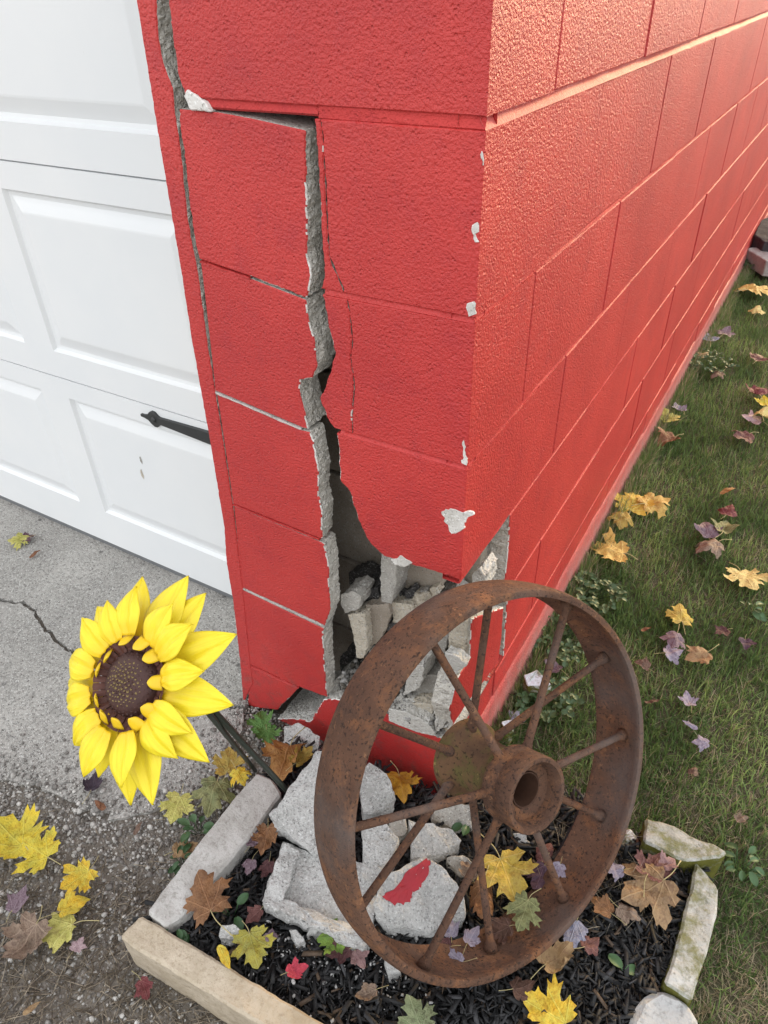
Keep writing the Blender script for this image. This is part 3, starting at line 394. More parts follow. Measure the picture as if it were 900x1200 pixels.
LEAFC = dict(yellow=((.72, .53, .035), (.52, .46, .06)), goldyellow=((.74, .46, .03), (.60, .50, .07)), yellowgreen=((.44, .43, .10), (.60, .54, .17)),
    yellowdeep=((.68, .43, .05), (.74, .55, .12)), paleyellow=((.72, .60, .24), (.60, .47, .17)), goldochre=((.56, .36, .09), (.66, .46, .14)),
    ochre=((.46, .30, .06), (.33, .25, .06)), ochreyellow=((.58, .42, .06), (.50, .38, .10)), yellowolive=((.46, .40, .06), (.32, .31, .08)),
    olive=((.16, .18, .075), (.26, .26, .11)), greygreen=((.20, .24, .12), (.28, .31, .17)), green=((.07, .17, .035), (.12, .24, .06)), leafgreen=((.22, .33, .05), (.13, .24, .05)),
    orangebrown=((.42, .21, .06), (.28, .13, .04)), orangeyellow=((.60, .31, .02), (.42, .21, .03)), brown=((.19, .095, .045), (.29, .14, .06)), tanbrown=((.26, .17, .095), (.36, .235, .12)),
    deadbrown=((.21, .15, .11), (.31, .225, .165)), tan=((.40, .27, .14), (.30, .19, .095)), dullbrown=((.16, .10, .075), (.22, .14, .10)), rustbrown=((.20, .085, .04), (.27, .12, .06)), darkbrown=((.09, .045, .03), (.13, .065, .045)),
    plum=((.10, .045, .07), (.15, .07, .10)), darkplum=((.085, .045, .07), (.13, .075, .105)), blackplum=((.040, .028, .042), (.06, .038, .055)), mauve=((.185, .12, .15), (.25, .185, .215)), lavender=((.27, .235, .315), (.35, .315, .385)),
    greylavender=((.27, .245, .32), (.34, .31, .38)), bluelavender=((.205, .215, .31), (.28, .285, .37)), palepink=((.50, .37, .38), (.42, .30, .33)), dustypink=((.38, .235, .225), (.30, .18, .18)), crimson=((.58, .06, .10), (.45, .05, .08)),
    maroon=((.14, .055, .05), (.20, .09, .08)), darkmaroon=((.085, .032, .036), (.12, .05, .05)), darkred=((.17, .035, .04), (.23, .075, .075)))
def m_leaf(key):
    a, b = LEAFC[key]; g = NT('leaf_'+key, .55, .35); O = g.obj(); xyz = g.sep(O); x, y = xyz[0], xyz[1]
    shift = g.math('MULTIPLY', g.rnd(), 37.0)
    off = g.node('ShaderNodeCombineXYZ'); g.put(off.inputs[0], shift); g.put(off.inputs[1], shift)
    ad = g.node('ShaderNodeVectorMath', operation='ADD'); g.put(ad.inputs[0], O); g.put(ad.inputs[1], off.outputs[0]); Q = ad.outputs[0]
    c = g.mix(g.ramp(g.noise(Q, 3.0, 4), (.35, 0.0), (.65, 1.0)), a, b)
    c = g.mix(g.ramp(g.noise(Q, 26, 4), (.5, 0.0), (.75, .45)), c, tuple(v*.62 for v in a))
    c = g.mix(g.ramp(g.noise(Q, 16, 3), (.67, 0.0), (.72, .75)), c, (.10, .06, .03))       # blotches
    vein = None; yb = g.math('ADD', y, .42)                       # the stalk joins the blade at y = -0.42
    for th in (90, 52, 128, 8, 172):
        ca, sa = math.cos(math.radians(th)), math.sin(math.radians(th))
        per = g.math('ABSOLUTE', g.math('SUBTRACT', g.math('MULTIPLY', x, sa), g.math('MULTIPLY', yb, ca)))
        alo = g.math('ADD', g.math('MULTIPLY', x, ca), g.math('MULTIPLY', yb, sa))
        v = g.math('MULTIPLY', g.ramp(per, (.004, 1.0), (.020, 0.0)), g.ramp(alo, (-.01, 0.0), (.02, 1.0)))
        vein = v if vein is None else g.math('MAXIMUM', vein, v)
    lightv = tuple(min(.8, v*1.35+.04) for v in b)
    edge = g.math('MULTIPLY', g.ramp(g.noise(Q, 7, 5), (.52, 0.0), (.62, 1.0)), .55)
    c = g.mix(edge, c, tuple(v*f for v, f in zip(a, (.55, .45, .5))))
    c = g.mix(g.math('MULTIPLY', vein, .6), c, lightv)
    g.color(c)
    h = g.math('ADD', g.noise(Q, 20, 5, .6), g.math('MULTIPLY', vein, 1.0))
    cr = g.vor(Q, 14, 'Distance', 'DISTANCE_TO_EDGE'); h = g.math('ADD', h, g.math('MULTIPLY', cr, 1.2))
    nn = g.bump(h, .55, .0035); g.normal(nn)
    tr = g.node('ShaderNodeBsdfTranslucent'); g.put(tr.inputs['Color'], c)
    mx = g.node('ShaderNodeMixShader'); mx.inputs[0].default_value = .12
    g.t.links.new(g.b.outputs[0], mx.inputs[1]); g.t.links.new(tr.outputs[0], mx.inputs[2])
    g.t.links.new(mx.outputs[0], g.t.nodes['Material Output'].inputs['Surface'])
    return g.m
LEAFM = {}
def leafmat(k):
    if k not in LEAFM: LEAFM[k] = m_leaf(k)
    return LEAFM[k]
MAT['stalk'] = simple('leaf_stalk', (.42, .36, .18), .6, .3, 60, .2)
MAT['w1'] = simple('weed_green', (.058, .118, .045), .5, .35, 60, .4, .001)
MAT['w2'] = simple('weed_dark_green', (.035, .085, .030), .45, .35, 60, .4, .001)
MAT['w3'] = simple('clover_green', (.050, .096, .036), .5, .4, 60, .4, .001)
def m_petal():
    g = NT('yellow_petal_paint', .42, .45); O = g.obj(); x = g.sep(O)[0]
    c = g.mix(g.ramp(x, (.046, 1.0), (.070, 0.0)), (.80, .65, .022), (.76, .47, .008))
    c = g.mix(g.ramp(g.noise(g.pos(), 45, 4), (.5, 0.0), (.75, .4)), c, (.72, .54, .010))
    c = g.mix(g.ramp(x, (.1252, 0.0), (.1260, 1.0)), c, (.10, .07, .02))
    mp = g.node('ShaderNodeMapping'); mp.inputs['Scale'].default_value = (14, 420, 14); g.put(mp.inputs['Vector'], O)
    vn = g.noise(mp.outputs[0], 1.0, 4, .6)
    c = g.mix(g.ramp(vn, (.52, 0.0), (.72, .38)), c, (.62, .42, .008))
    c = g.mix(g.ramp(g.noise(g.pos(), 130, 4, .7), (.68, 0.0), (.74, .5)), c, (.42, .30, .05))
    g.color(c); g.normal(g.bump(vn, .5, .0016)); return g.m
MAT['petal'] = m_petal()
MAT['petal_tip'] = simple('yellow_curled_petal', (.74, .50, .015), .42, .15, 60, .2, .001, .45)
MAT['bract'] = simple('brown_bract', (.105, .036, .024), .55, .4, 80, .5, .001)
MAT['seed'] = simple('seed_dome', (.055, .022, .018), .6, .4, 90, .5, .001)
MAT['seedtip'] = simple('seed_tips', (.22, .16, .055), .6, .4, 120, .3)
MAT['stake'] = simple('dark_green_rod', (.022, .032, .022), .45, .3, 60, .3)
MAT['char'] = simple('charred_bark', (.016, .015, .016), .6, .5, 60, 1.0, .006, .4)

# ------------------------------------------------------------------ helpers
def tag(o, label=None, cat=None, group=None, kind=None):
    if label: o['label'] = label
    if cat: o['category'] = cat
    if group: o['group'] = group
    if kind: o['kind'] = kind
    return o
def link(name, me, mats, parent=None, smooth=False):
    o = bpy.data.objects.new(name, me); COL.objects.link(o)
    if not me.materials:
        for m in (mats if isinstance(mats, (list, tuple)) else [mats]): me.materials.append(MAT[m] if isinstance(m, str) else m)
    if smooth:
        for p in me.polygons: p.use_smooth = True
    if parent is not None: o.parent = parent
    return o
def empty(name, loc=(0, 0, 0)):
    o = bpy.data.objects.new(name, None); COL.objects.link(o); o.location = loc; o.empty_display_size = .05; return o
def bm_obj(name, bm, mats, parent=None, smooth=False, recalc=True):
    if recalc: bmesh.ops.recalc_face_normals(bm, faces=bm.faces[:])
    me = bpy.data.meshes.new(name); bm.to_mesh(me); bm.free()
    return link(name, me, mats, parent, smooth)
def add_box(bm, lo, hi, mat=0):
    v = [bm.verts.new((x, y, z)) for x in (lo[0], hi[0]) for y in (lo[1], hi[1]) for z in (lo[2], hi[2])]
    for f in ((0, 1, 3, 2), (4, 6, 7, 5), (0, 4, 5, 1), (2, 3, 7, 6), (0, 2, 6, 4), (1, 5, 7, 3)):
        bm.faces.new([v[i] for i in f]).material_index = mat
def box_obj(name, lo, hi, mat, parent=None, bevel=0.0):
    bm = bmesh.new(); add_box(bm, lo, hi)
    if bevel: bmesh.ops.bevel(bm, geom=bm.edges[:], offset=bevel, segments=2, affect='EDGES', profile=.6)
    return bm_obj(name, bm, mat, parent)
def tube(name, pts, radii, mat, parent=None, seg=10, cap=True):
    pts = [Vector(p) for p in pts]
    if not isinstance(radii, (list, tuple)): radii = [radii]*len(pts)
    bm = bmesh.new(); rings = []; ref = None
    for i, p in enumerate(pts):
        t = (pts[min(i+1, len(pts)-1)]-pts[max(i-1, 0)]).normalized()
        if ref is None: ref = t.orthogonal().normalized()
        ref = (ref-t*ref.dot(t)).normalized(); b = t.cross(ref)
        rings.append([bm.verts.new(p+(ref*math.cos(a)+b*math.sin(a))*radii[i]) for a in [2*math.pi*k/seg for k in range(seg)]])
    for A, B in zip(rings, rings[1:]):
        for k in range(seg): bm.faces.new((A[k], A[(k+1) % seg], B[(k+1) % seg], B[k]))
    if cap: bm.faces.new(rings[0]); bm.faces.new(rings[-1])
    return bm_obj(name, bm, mat, parent, True)
def smooth_path(pts, n=8):
    P = [Vector(p) for p in pts]; P = [P[0]*2-P[1]]+P+[P[-1]*2-P[-2]]; out = []
    for i in range(1, len(P)-2):
        a, b, c, d = P[i-1:i+3]
        for k in range(n):
            t = k/n; out.append(.5*((2*b)+(c-a)*t+(2*a-5*b+4*c-d)*t*t+(3*b-a-3*c+d)*t**3))
    out.append(P[-2]); return out
def lathe(name, prof, mat, parent=None, seg=64, wob=0.0, sharp=True):
    """closed profile of (radius, axial z) turned about Z"""
    bm = bmesh.new(); rings = []
    for k in range(seg):
        a = 2*math.pi*k/seg
        rings.append([bm.verts.new(((r+wob*mnoise.noise(Vector((math.cos(a)*2, math.sin(a)*2, z*20+3))))*math.cos(a), (r+wob*mnoise.noise(Vector((math.cos(a)*2, math.sin(a)*2, z*20+3))))*math.sin(a), z)) for r, z in prof])
    n = len(prof)
    for k in range(seg):
        A, B = rings[k], rings[(k+1) % seg]
        for i in range(n): bm.faces.new((A[i], B[i], B[(i+1) % n], A[(i+1) % n])).smooth = True
    o = bm_obj(name, bm, mat, parent)
    md = o.modifiers.new('edges', 'EDGE_SPLIT'); md.split_angle = math.radians(38)
    return o
def inpoly(x, y, poly):
    x = np.asarray(x); y = np.asarray(y); r = np.zeros(x.shape, bool); n = len(poly)
    for i in range(n):
        x1, y1 = poly[i]; x2, y2 = poly[(i+1) % n]
        c = ((y1 > y) != (y2 > y)) & (x < (x2-x1)*(y-y1)/((y2-y1) if y2 != y1 else 1e-9)+x1); r ^= c
    return r
def area2(P): return sum(P[i][0]*P[(i+1) % len(P)][1]-P[(i+1) % len(P)][0]*P[i][1] for i in range(len(P)))
def densify(outline, jag):
    """outline: (u, v, flag); flag of the edge to the next vertex: b broken, s straight, p painted side"""
    out = []
    for i, (u, v, f) in enumerate(outline):
        u2, v2, _ = outline[(i+1) % len(outline)]; L = math.hypot(u2-u, v2-v); fp = outline[i-1][2]
        n = max(1, int(L/(.0032 if f == 'b' else .05)))
        for k in range(n):
            t = k/n; a = u+(u2-u)*t; b = v+(v2-v)*t
            if f == 'b' and (k or fp == 'b'):
                q = Vector((a*85, b*85, len(outline)*.37)); d = mnoise.noise_vector(q)*1.5+mnoise.noise_vector(q*2.7)*1.1+mnoise.noise_vector(q*6.1)*.6
                a += d.x*jag; b += d.y*jag
            out.append((a, b, f))
    return out
def piece(name, outline, depth, parent, plane='front', mats=('red', 'core', 'chipwhite'), off=0.0, jag=.0011, inset=.0016, lip=.5):
    """slab of block: painted face, raw broken sides"""
    if area2([o[:2] for o in outline]) < 0:
        fl = [o[2] for o in outline]; pts = outline[::-1]; fl = fl[::-1]; fl = fl[1:]+fl[:1]
        outline = [(p[0], p[1], f) for p, f in zip(pts, fl)]
    P = densify(outline, jag); n = len(P); rs = random.Random(n)
    def pt(u, v, d): return (u, off+d, v) if plane == 'front' else (off-d, u, v)
    nor = []
    for i in range(n):
        a, b = P[i-1], P[(i+1) % n]; dx, dy = b[0]-a[0], b[1]-a[1]; L = math.hypot(dx, dy) or 1; nor.append((-dy/L, dx/L))
    bm = bmesh.new(); rings = []
    r0 = [bm.verts.new(pt(P[i][0]+nor[i][0]*inset, P[i][1]+nor[i][1]*inset, 0)) for i in range(n)]
    rings.append(r0); rings.append([bm.verts.new(pt(P[i][0], P[i][1], inset)) for i in range(n)])
    ds = [x for x in (.006, .012, .018, .024, .031, .04, .055, .08, .12) if x < depth-.004]+[depth]
    for d in ds:
        rr = []
        for i in range(n):
            q = 0
            if P[i][2] == 'b' and P[i-1][2] == 'b':
                w = Vector((P[i][0]*110, d*110, P[i][1]*110)); q = .0012+.0028*mnoise.noise(w)+.0020*mnoise.noise(w*2.6)
            rr.append(bm.verts.new(pt(P[i][0]+nor[i][0]*q, P[i][1]+nor[i][1]*q, d)))
        rings.append(rr)
    bm.faces.new(r0).material_index = 0
    wl = [mnoise.noise(Vector((p[0]*45, p[1]*45, 1.7)))+.5*mnoise.noise(Vector((p[0]*160, p[1]*160, 3))) for p in P]
    for k, (A, B) in enumerate(zip(rings, rings[1:])):
        for i in range(n):
            f = bm.faces.new((A[i], A[(i+1) % n], B[(i+1) % n], B[i])); fl = P[i][2]
            f.material_index = 0 if fl in 'ps' else ((2 if fl == 'b' and wl[i] > .35-lip else 0) if k == 0 else 1)
    bm.faces.new(rings[-1]).material_index = 1
    return bm_obj(name, bm, list(mats), parent)
def chunk(name, top, z0, mat, parent=None, amp=.004, cuts=3, shrink=.96, seed=0, bevel=.004, freq=26):
    """angular stone or block fragment: tilted top outline, sides down to z0"""
    bm = bmesh.new(); n = len(top); cx = sum(t[0] for t in top)/n; cy = sum(t[1] for t in top)/n
    T = [bm.verts.new(t) for t in top]
    B = [bm.verts.new((cx+(t[0]-cx)*shrink, cy+(t[1]-cy)*shrink, z0)) for t in top]
    bm.faces.new(T); bm.faces.new(B[::-1])
    for i in range(n): bm.faces.new((T[i], T[(i+1) % n], B[(i+1) % n], B[i]))
    bmesh.ops.recalc_face_normals(bm, faces=bm.faces[:])
    if bevel: bmesh.ops.bevel(bm, geom=bm.edges[:], offset=bevel, segments=1, affect='EDGES', clamp_overlap=True)
    bmesh.ops.triangulate(bm, faces=bm.faces[:])
    for _ in range(cuts):
        long = [e for e in bm.edges if e.calc_length() > .011]
        if not long or len(bm.faces) > 4000: break
        bmesh.ops.subdivide_edges(bm, edges=long, cuts=1); bmesh.ops.triangulate(bm, faces=bm.faces[:])
    for v in bm.verts:
        q = Vector(v.co)*freq+Vector((seed*3.1, 0, 0))
        v.co += mnoise.noise_vector(q)*amp+mnoise.noise_vector(q*3.3)*amp*.45
    return bm_obj(name, bm, mat, parent)
def np_mesh(name, V, F, C=None, mat=None, parent=None, smooth=False):
    me = bpy.data.meshes.new(name); k = F.shape[1]
    me.vertices.add(len(V)); me.vertices.foreach_set('co', V.astype(np.float32).ravel())
    me.loops.add(F.size); me.loops.foreach_set('vertex_index', F.astype(np.int32).ravel())
    me.polygons.add(len(F)); me.polygons.foreach_set('loop_start', np.arange(0, F.size, k, dtype=np.int32))
    if smooth: me.polygons.foreach_set('use_smooth', np.ones(len(F), bool))
    me.update(calc_edges=True)
    if C is not None:
        a = me.color_attributes.new('Col', 'FLOAT_COLOR', 'POINT')
        a.data.foreach_set('color', np.concatenate([C, np.ones((len(C), 1))], 1).astype(np.float32).ravel())
    return link(name, me, mat, parent)
def rotmats(n, tilt, rng):
    a = rng.uniform(0, 2*np.pi, n); b = rng.normal(0, tilt, n); c = rng.uniform(0, 2*np.pi, n)
    ca, sa, cb, sb, cc, sc_ = np.cos(a), np.sin(a), np.cos(b), np.sin(b), np.cos(c), np.sin(c)
    Z = np.zeros((n, 3, 3)); Y = np.zeros((n, 3, 3)); X = np.zeros((n, 3, 3))
    Z[:, 0, 0] = ca; Z[:, 0, 1] = -sa; Z[:, 1, 0] = sa; Z[:, 1, 1] = ca; Z[:, 2, 2] = 1
    Y[:, 0, 0] = cb; Y[:, 0, 2] = sb; Y[:, 2, 0] = -sb; Y[:, 2, 2] = cb; Y[:, 1, 1] = 1
    d = rng.normal(0, tilt, n); cd, sd = np.cos(d), np.sin(d)
    X[:, 1, 1] = cd; X[:, 1, 2] = -sd; X[:, 2, 1] = sd; X[:, 2, 2] = cd; X[:, 0, 0] = 1
    return Z @ Y @ X
def scatter(name, base, faces, pos, scl, tilt, cols, mat, rng, jitter=0.0, smooth=False):
    n, m = len(pos), len(base); R = rotmats(n, tilt, rng)
    b = np.repeat(base[None], n, 0)
    if jitter: b = b*(1+rng.normal(0, jitter, (n, m, 1)))
    V = np.einsum('nij,nmj->nmi', R, b*scl[:, None, :])+pos[:, None, :]
    F = (faces[None]+(np.arange(n)*m)[:, None, None]).reshape(-1, faces.shape[1])
    return np_mesh(name, V.reshape(-1, 3), F, np.repeat(cols, m, 0), mat, smooth=smooth)
def ico(sub=1):
    bm = bmesh.new(); bmesh.ops.create_icosphere(bm, subdivisions=sub, radius=1.0); bm.verts.ensure_lookup_table()
    V = np.array([v.co[:] for v in bm.verts]); F = np.array([[v.index for v in f.verts] for f in bm.faces]); bm.free(); return V, F
BOXV = np.array([(x, y, z) for x in (-1, 1) for y in (-1, 1) for z in (-1, 1)], float)
BOXF = np.array([(0, 1, 3, 2), (4, 6, 7, 5), (0, 4, 5, 1), (2, 3, 7, 6), (0, 2, 6, 4), (1, 5, 7, 3)])

# ------------------------------------------------------------------ the ground
DZ = -.045                                                  # driveway level
def sheet(name, pts, z, mat, kind='structure'):
    bm = bmesh.new(); bm.faces.new([bm.verts.new((x, y, z)) for x, y in pts]); o = bm_obj(name, bm, mat)
    for p in o.data.polygons:
        if p.normal.z < 0: p.flip()
    return tag(o, kind=kind)
sheet('ground', [(-60, -60), (60, -60), (60, 60), (-60, 60)], -.075, 'soil')
LAWN = [(.02, .0), (.2, .04), (.33, .11), (.44, .10), (.475, .06), (.47, -.2), (.50, -1.2), (40, -1.2), (40, 50), (.02, 50)]
sheet('lawn_ground', LAWN, -.058, 'lawn_soil')
bm = bmesh.new(); gg = {}                                   # bare earth between driveway and bed
for i in range(70):
    for j in range(70):
        x = -1.3+1.79*i/69; y = -2.2+2.22*j/69; gg[i, j] = bm.verts.new((x, y, -.055+.006*mnoise.noise(Vector((x*11, y*11, 3)))+.003*mnoise.noise(Vector((x*37, y*37, 3)))-max(0, y+.03)*.6))
for i in range(69):
    for j in range(69): bm.faces.new((gg[i, j], gg[i+1, j], gg[i+1, j+1], gg[i, j+1])).smooth = True
tag(bm_obj('dirt', bm, 'soil'), kind='structure')
def dirt_z(x, y): return np.array([-.055+.006*mnoise.noise(Vector((a*11, b*11, 3)))+.003*mnoise.noise(Vector((a*37, b*37, 3))) for a, b in zip(x, y)])
def slab(name, pts, z0, z1, mat):
    bm = bmesh.new(); n = len(pts); T = [bm.verts.new((x, y, z1)) for x, y in pts]; B = [bm.verts.new((x, y, z0)) for x, y in pts]
    bm.faces.new(T); bm.faces.new(B[::-1])
    for i in range(n): bm.faces.new((T[i], T[(i+1) % n], B[(i+1) % n], B[i]))
    return tag(bm_obj(name, bm, mat), kind='structure')
def jagline(pts, amp, step, seed):
    rs = random.Random(seed); out = []
    for (x1, y1), (x2, y2) in zip(pts, pts[1:]):
        L = math.hypot(x2-x1, y2-y1); n = max(1, int(L/step))
        for k in range(n): t = k/n; out.append((x1+(x2-x1)*t+rs.gauss(0, amp), y1+(y2-y1)*t+rs.gauss(0, amp)))
    out.append(pts[-1]); return out
ck = jagline(CRACK, .0022, .008, 3)
ckN = [(x+.003*mnoise.noise(Vector((x*30, y*30, 0))), y+.0045+.004*mnoise.noise(Vector((x*22, y*22, 5)))) for x, y in ck]
ckS = [(x, y-.0045-.005*max(0, mnoise.noise(Vector((x*18, y*18, 9))))) for x, y in ck]
slab('driveway', [(-5, .262), (-5, CRACK[0][1]-.05)]+ckN+[(-.50, .262)], -.12, DZ, 'drive')
edge = jagline(SLAB_EDGE, .006, .02, 5)
slab('driveway', [(-5, -9), (-1.25, -9), (-1.1, -.75)]+edge+ckS[::-1]+[(-5, CRACK[0][1]-.06)], -.12, DZ-.001, 'drive')
bm = bmesh.new()                                            # the mulch bed heaped a little in the middle
gx, gy = np.meshgrid(np.linspace(-.62, .75, 60), np.linspace(-.75, .12, 44), indexing='ij')
ins = inpoly(gx, gy, BED); vs = {}
for i in range(60):
    for j in range(44):
        if ins[i, j]:
            x, y = gx[i, j], gy[i, j]; vs[i, j] = bm.verts.new((x, y, .004+.012*mnoise.noise(Vector((x*9, y*9, 2)))))
for (i, j) in list(vs):
    if (i+1, j) in vs and (i, j+1) in vs and (i+1, j+1) in vs: bm.faces.new((vs[i, j], vs[i+1, j], vs[i+1, j+1], vs[i, j+1]))
tag(bm_obj('mulch_bed', bm, 'mulch_soil'), kind='structure')

# ------------------------------------------------------------------ the garage
GAR = empty('block_garage'); tag(GAR, 'red painted concrete block garage with a cracked and crumbling corner pier and white door', 'garage')
B = .2032
def ZJ(t): return (5.7-t)*B
def rect(u0, v0, u1, v1, f='ssss'): return [(u0, v0, f[0]), (u1, v0, f[1]), (u1, v1, f[2]), (u0, v1, f[3])]
J = .0035                                                  # half of a bed joint
# right wall: every block a part of its own
blk = {}
def wall_block(y0, y1, z0, z1, dx=0.0, mat='red'):
    key = (round(y1-y0, 3), round(z1-z0, 3))
    if key not in blk:
        bm = bmesh.new(); add_box(bm, (-.19, 0, 0), (0, y1-y0, z1-z0))
        bmesh.ops.bevel(bm, geom=bm.edges[:], offset=.0020, segments=2, affect='EDGES', profile=.5)
        bmesh.ops.recalc_face_normals(bm, faces=bm.faces[:]); me = bpy.data.meshes.new('block'); bm.to_mesh(me); bm.free(); blk[key] = me
    o = link('block', blk[key], mat, GAR); o.location = (dx, y0, z0); return o
STEP = {-1: 1.02, 0: 2.03, 1: 1.83, 2: 1.62, 3: 1.40, 4: 1.22}    # where the stepped crack opens a head joint
rb = random.Random(4)
for k in range(-5, 6):
    zt, zb = ZJ(k)-J, ZJ(k+1)+J
    if k == -1: zb = ZJ(0)+.005
    if k == 0: zt = ZJ(0)-.007
    if k == 5: zb = -.12
    head = .4 if k % 2 == 0 else .2
    y = head
    ys = [head]
    while y < 6.0: y += .4064; ys.append(y)
    for bi, (a, b) in enumerate(zip(ys, ys[1:])):
        g0 = rb.choice((.0002, .0004, .0010)); g1 = .0003
        if k in STEP and abs(a-STEP[k]) < .12: g0 = .0085
        if k in STEP and abs(b-STEP[k]) < .12: g1 = .0085
        if k == 3 and bi == 0:                              # the torn end of this block shows
            piece('block', [(a+.004, zb, 's'), (b-g1, zb, 's'), (b-g1, zt, 's'), (a-.006, zt, 'b'), (a+.002, zt-.08, 'b')], .19, GAR, plane='right', lip=.5)
        else: wall_block(a+g0, b-g1, zb, zt, rb.uniform(-.0012, .0012), 'red_base' if k == 5 else 'red')
def joint(z, gap, d_top, d_bot, y0, y1, plane='right', x0=0., x1=0., mat='red', vary=1.0):
    bm = bmesh.new(); hz = gap/2+.002
    prof0 = [(-.03, hz), (-d_top, hz), (-d_top, gap*.25), (-d_bot, -gap*.42), (-d_bot-.004, -hz), (-.03, -hz)]
    n = max(2, int(abs((y1-y0) if plane == 'right' else (x1-x0))/.02)); rings = []
    for i in range(n+1):
        t = i/n; w = []; fill = vary*max(0, min(1, .45+1.1*mnoise.noise(Vector((t*n*.045, z*7, 8)))+.5*mnoise.noise(Vector((t*n*.25, z*7, 3)))))
        prof = [((d if qq in (0, 5) else d*(1-.75*fill)-.0006*fill), h) for qq, (d, h) in enumerate(prof0)]
        for q, (d, h) in enumerate(prof):
            wob = .0016*mnoise.noise(Vector((t*n*.35, q*.6, z*9)))
            w.append(bm.verts.new((d+wob, y0+(y1-y0)*t, z+h+wob*.6) if plane == 'right' else (x0+(x1-x0)*t, -d-wob, z+h+wob*.6)))
        rings.append(w)
    for a, b in zip(rings, rings[1:]):
        for q in range(len(prof)): bm.faces.new((a[q], b[q], b[(q+1) % len(prof)], a[(q+1) % len(prof)]))
    return bm_obj('mortar_joint', bm, mat, GAR)
for t in range(-4, 6):
    if t == 0: joint(ZJ(0)-.002, .012, .0075, -.0010, .0005, 6.0, mat='red_ledge', vary=.35)
    else: joint(ZJ(t), .006, .0026, .0012, .205 if t >= 4 else .0, 6.0, mat='red_matt')
for k in range(-5, 6):                                      # backing seen in open head joints
    box_obj('mortar_backing', (-.18, .405, ZJ(k+1)+.01 if k < 5 else -.12), (-.045, 6.0, ZJ(k)-.01), 'void', GAR)

# pier front: upper courses
for k in range(-5, -1):
    d = .194 if k % 2 else .397
    if k % 2: piece('block', rect(-.394, ZJ(k+1)+J, 0, ZJ(k)-J, 'spss'), d, GAR)
    else:
        piece('block', rect(-.196, ZJ(k+1)+J, 0, ZJ(k)-J, 'spss'), d, GAR); piece('block', rect(-.394, ZJ(k+1)+J, -.2, ZJ(k)-J, 'ssss'), .19, GAR)
    joint(ZJ(k+1), .007, .004, .0008, 0, 0, 'front', -.394, -.0005)
def chain(*segs):
    """segments of (points, flag): flag holds for the edges leaving those points"""
    out = []
    for pts, f in segs: out += [(u, v, f) for u, v in pts]
    return out
z0 = ZJ(0)+.005
piece('block', chain(([(0, z0)], 'p'), ([(0, ZJ(-1)-J)], 's'), ([(-.39, ZJ(-1)-J)], 'b'), ([q for q in U0_L[1:-1]], 'b'), ([(-.386, z0)], 's')), .194, GAR)
joint(ZJ(0)-.001, .012, .0035, .0008, 0, 0, 'front', -.2, -.0005, mat='red_matt')
joint(ZJ(0)+.0010, .009, .0035, .0004, 0, 0, 'front', -.372, -.2, mat='red_matt', vary=.4)
piece('paint_chip', chain(([(-.392, 1.166), (-.384, 1.172), (-.372, 1.168), (-.356, 1.159), (-.352, 1.151), (-.37, 1.150), (-.386, 1.152)], 'b')), .012, GAR, off=-.0045, mats=('chipwhite', 'chipwhite', 'chipwhite'))
# corner chunks right of the big crack, split by the hairline crack
zt, zb = ZJ(0)-.0075, ZJ(1)+J
HAIR1[0] = (HAIR1[1][0]-.001, zt-.003)
h1 = [(x+.0006, z) for x, z in HAIR1]
piece('block', chain(([(R_EDGE[0][0], zt)], 'b'), (R_EDGE[1:-1], 'b'), ([(R_EDGE[-1][0], zb)], 's'), ([(HAIR1[-1][0]-.0006, zb)], 'b'), ([(x-.0006, z) for x, z in HAIR1[::-1]][1:], 'b'), ([(HAIR1[0][0]-.0006, zt)], 's')), .10, GAR, lip=-.1)
piece('block', chain(([(0, zb)], 'p'), ([(0, zt)], 's'), ([(HAIR1[0][0]+.0006, zt)], 'b'), (h1, 'b'), ([(HAIR1[-1][0]+.0006, zb)], 's')), .397, GAR, jag=.0007, lip=-1)
zt, zb = ZJ(1)-J, ZJ(2)+J
HAIR2[0] = (HAIR2[0][0], zt-.004)
piece('block', chain(([(R2_EDGE[0][0], zt)], 'b'), (R2_EDGE[1:-1], 'b'), ([(R2_EDGE[-1][0], zb)], 's'), ([(HAIR2[-1][0]-.0007, zb)], 'b'), ([(x-.0007, z) for x, z in HAIR2[::-1]], 'b'), ([(HAIR2[0][0]-.001, zt)], 's')), .04, GAR, lip=-.1)
piece('block', chain(([(0, zb)], 'p'), ([(0, zt)], 's'), ([(HAIR2[0][0]+.001, zt)], 'b'), ([(x+.0007, z) for x, z in HAIR2], 'b'), ([(HAIR2[-1][0]+.0007, zb)], 's')), .194, GAR, jag=.0007, lip=-1)
zt = ZJ(2)-J
piece('block', chain(([(R3_EDGE[0][0], zt)], 'b'), (R3_EDGE[1:-1], 'b'), ([(0, .553)], 'p'), ([(0, zt)], 's')), .3965, GAR, lip=.55)
joint(ZJ(1), .007, .003, -.0006, 0, 0, 'front', -.208, -.0005); joint(ZJ(2), .007, .003, -.0006, 0, 0, 'front', -.2, -.0005)
# leaning left stack, face shells only; behind them the hollow cells
def lpiece(S, dep):
    a, b, c = S; return piece('block', chain((a, 'g'), (b, 'b'), (c[:2], 'g'), (c[2:], 'b')), dep, GAR, off=.0, lip=.4)
LP = [lpiece(S, d) for S, d in ((L1, .12), (L2, .05), (L3, .034), (L4, .034), (L5, .034))]
piece('block', chain((L6[0], 's'), (L6[1], 'b')), .033, GAR, lip=.4)
jl = [(JAMB[0][0], 2.15)]+[(x, z) for x, z in JAMB]; jr = [(JAMB_R[0][0], 2.15)]+JAMB_R
piece('jamb_strip', chain((jl, 'b'), (jr[::-1], 'b')), .20, GAR, mats=('red', 'core', 'red'), off=-.001, jag=.0006, lip=-1)
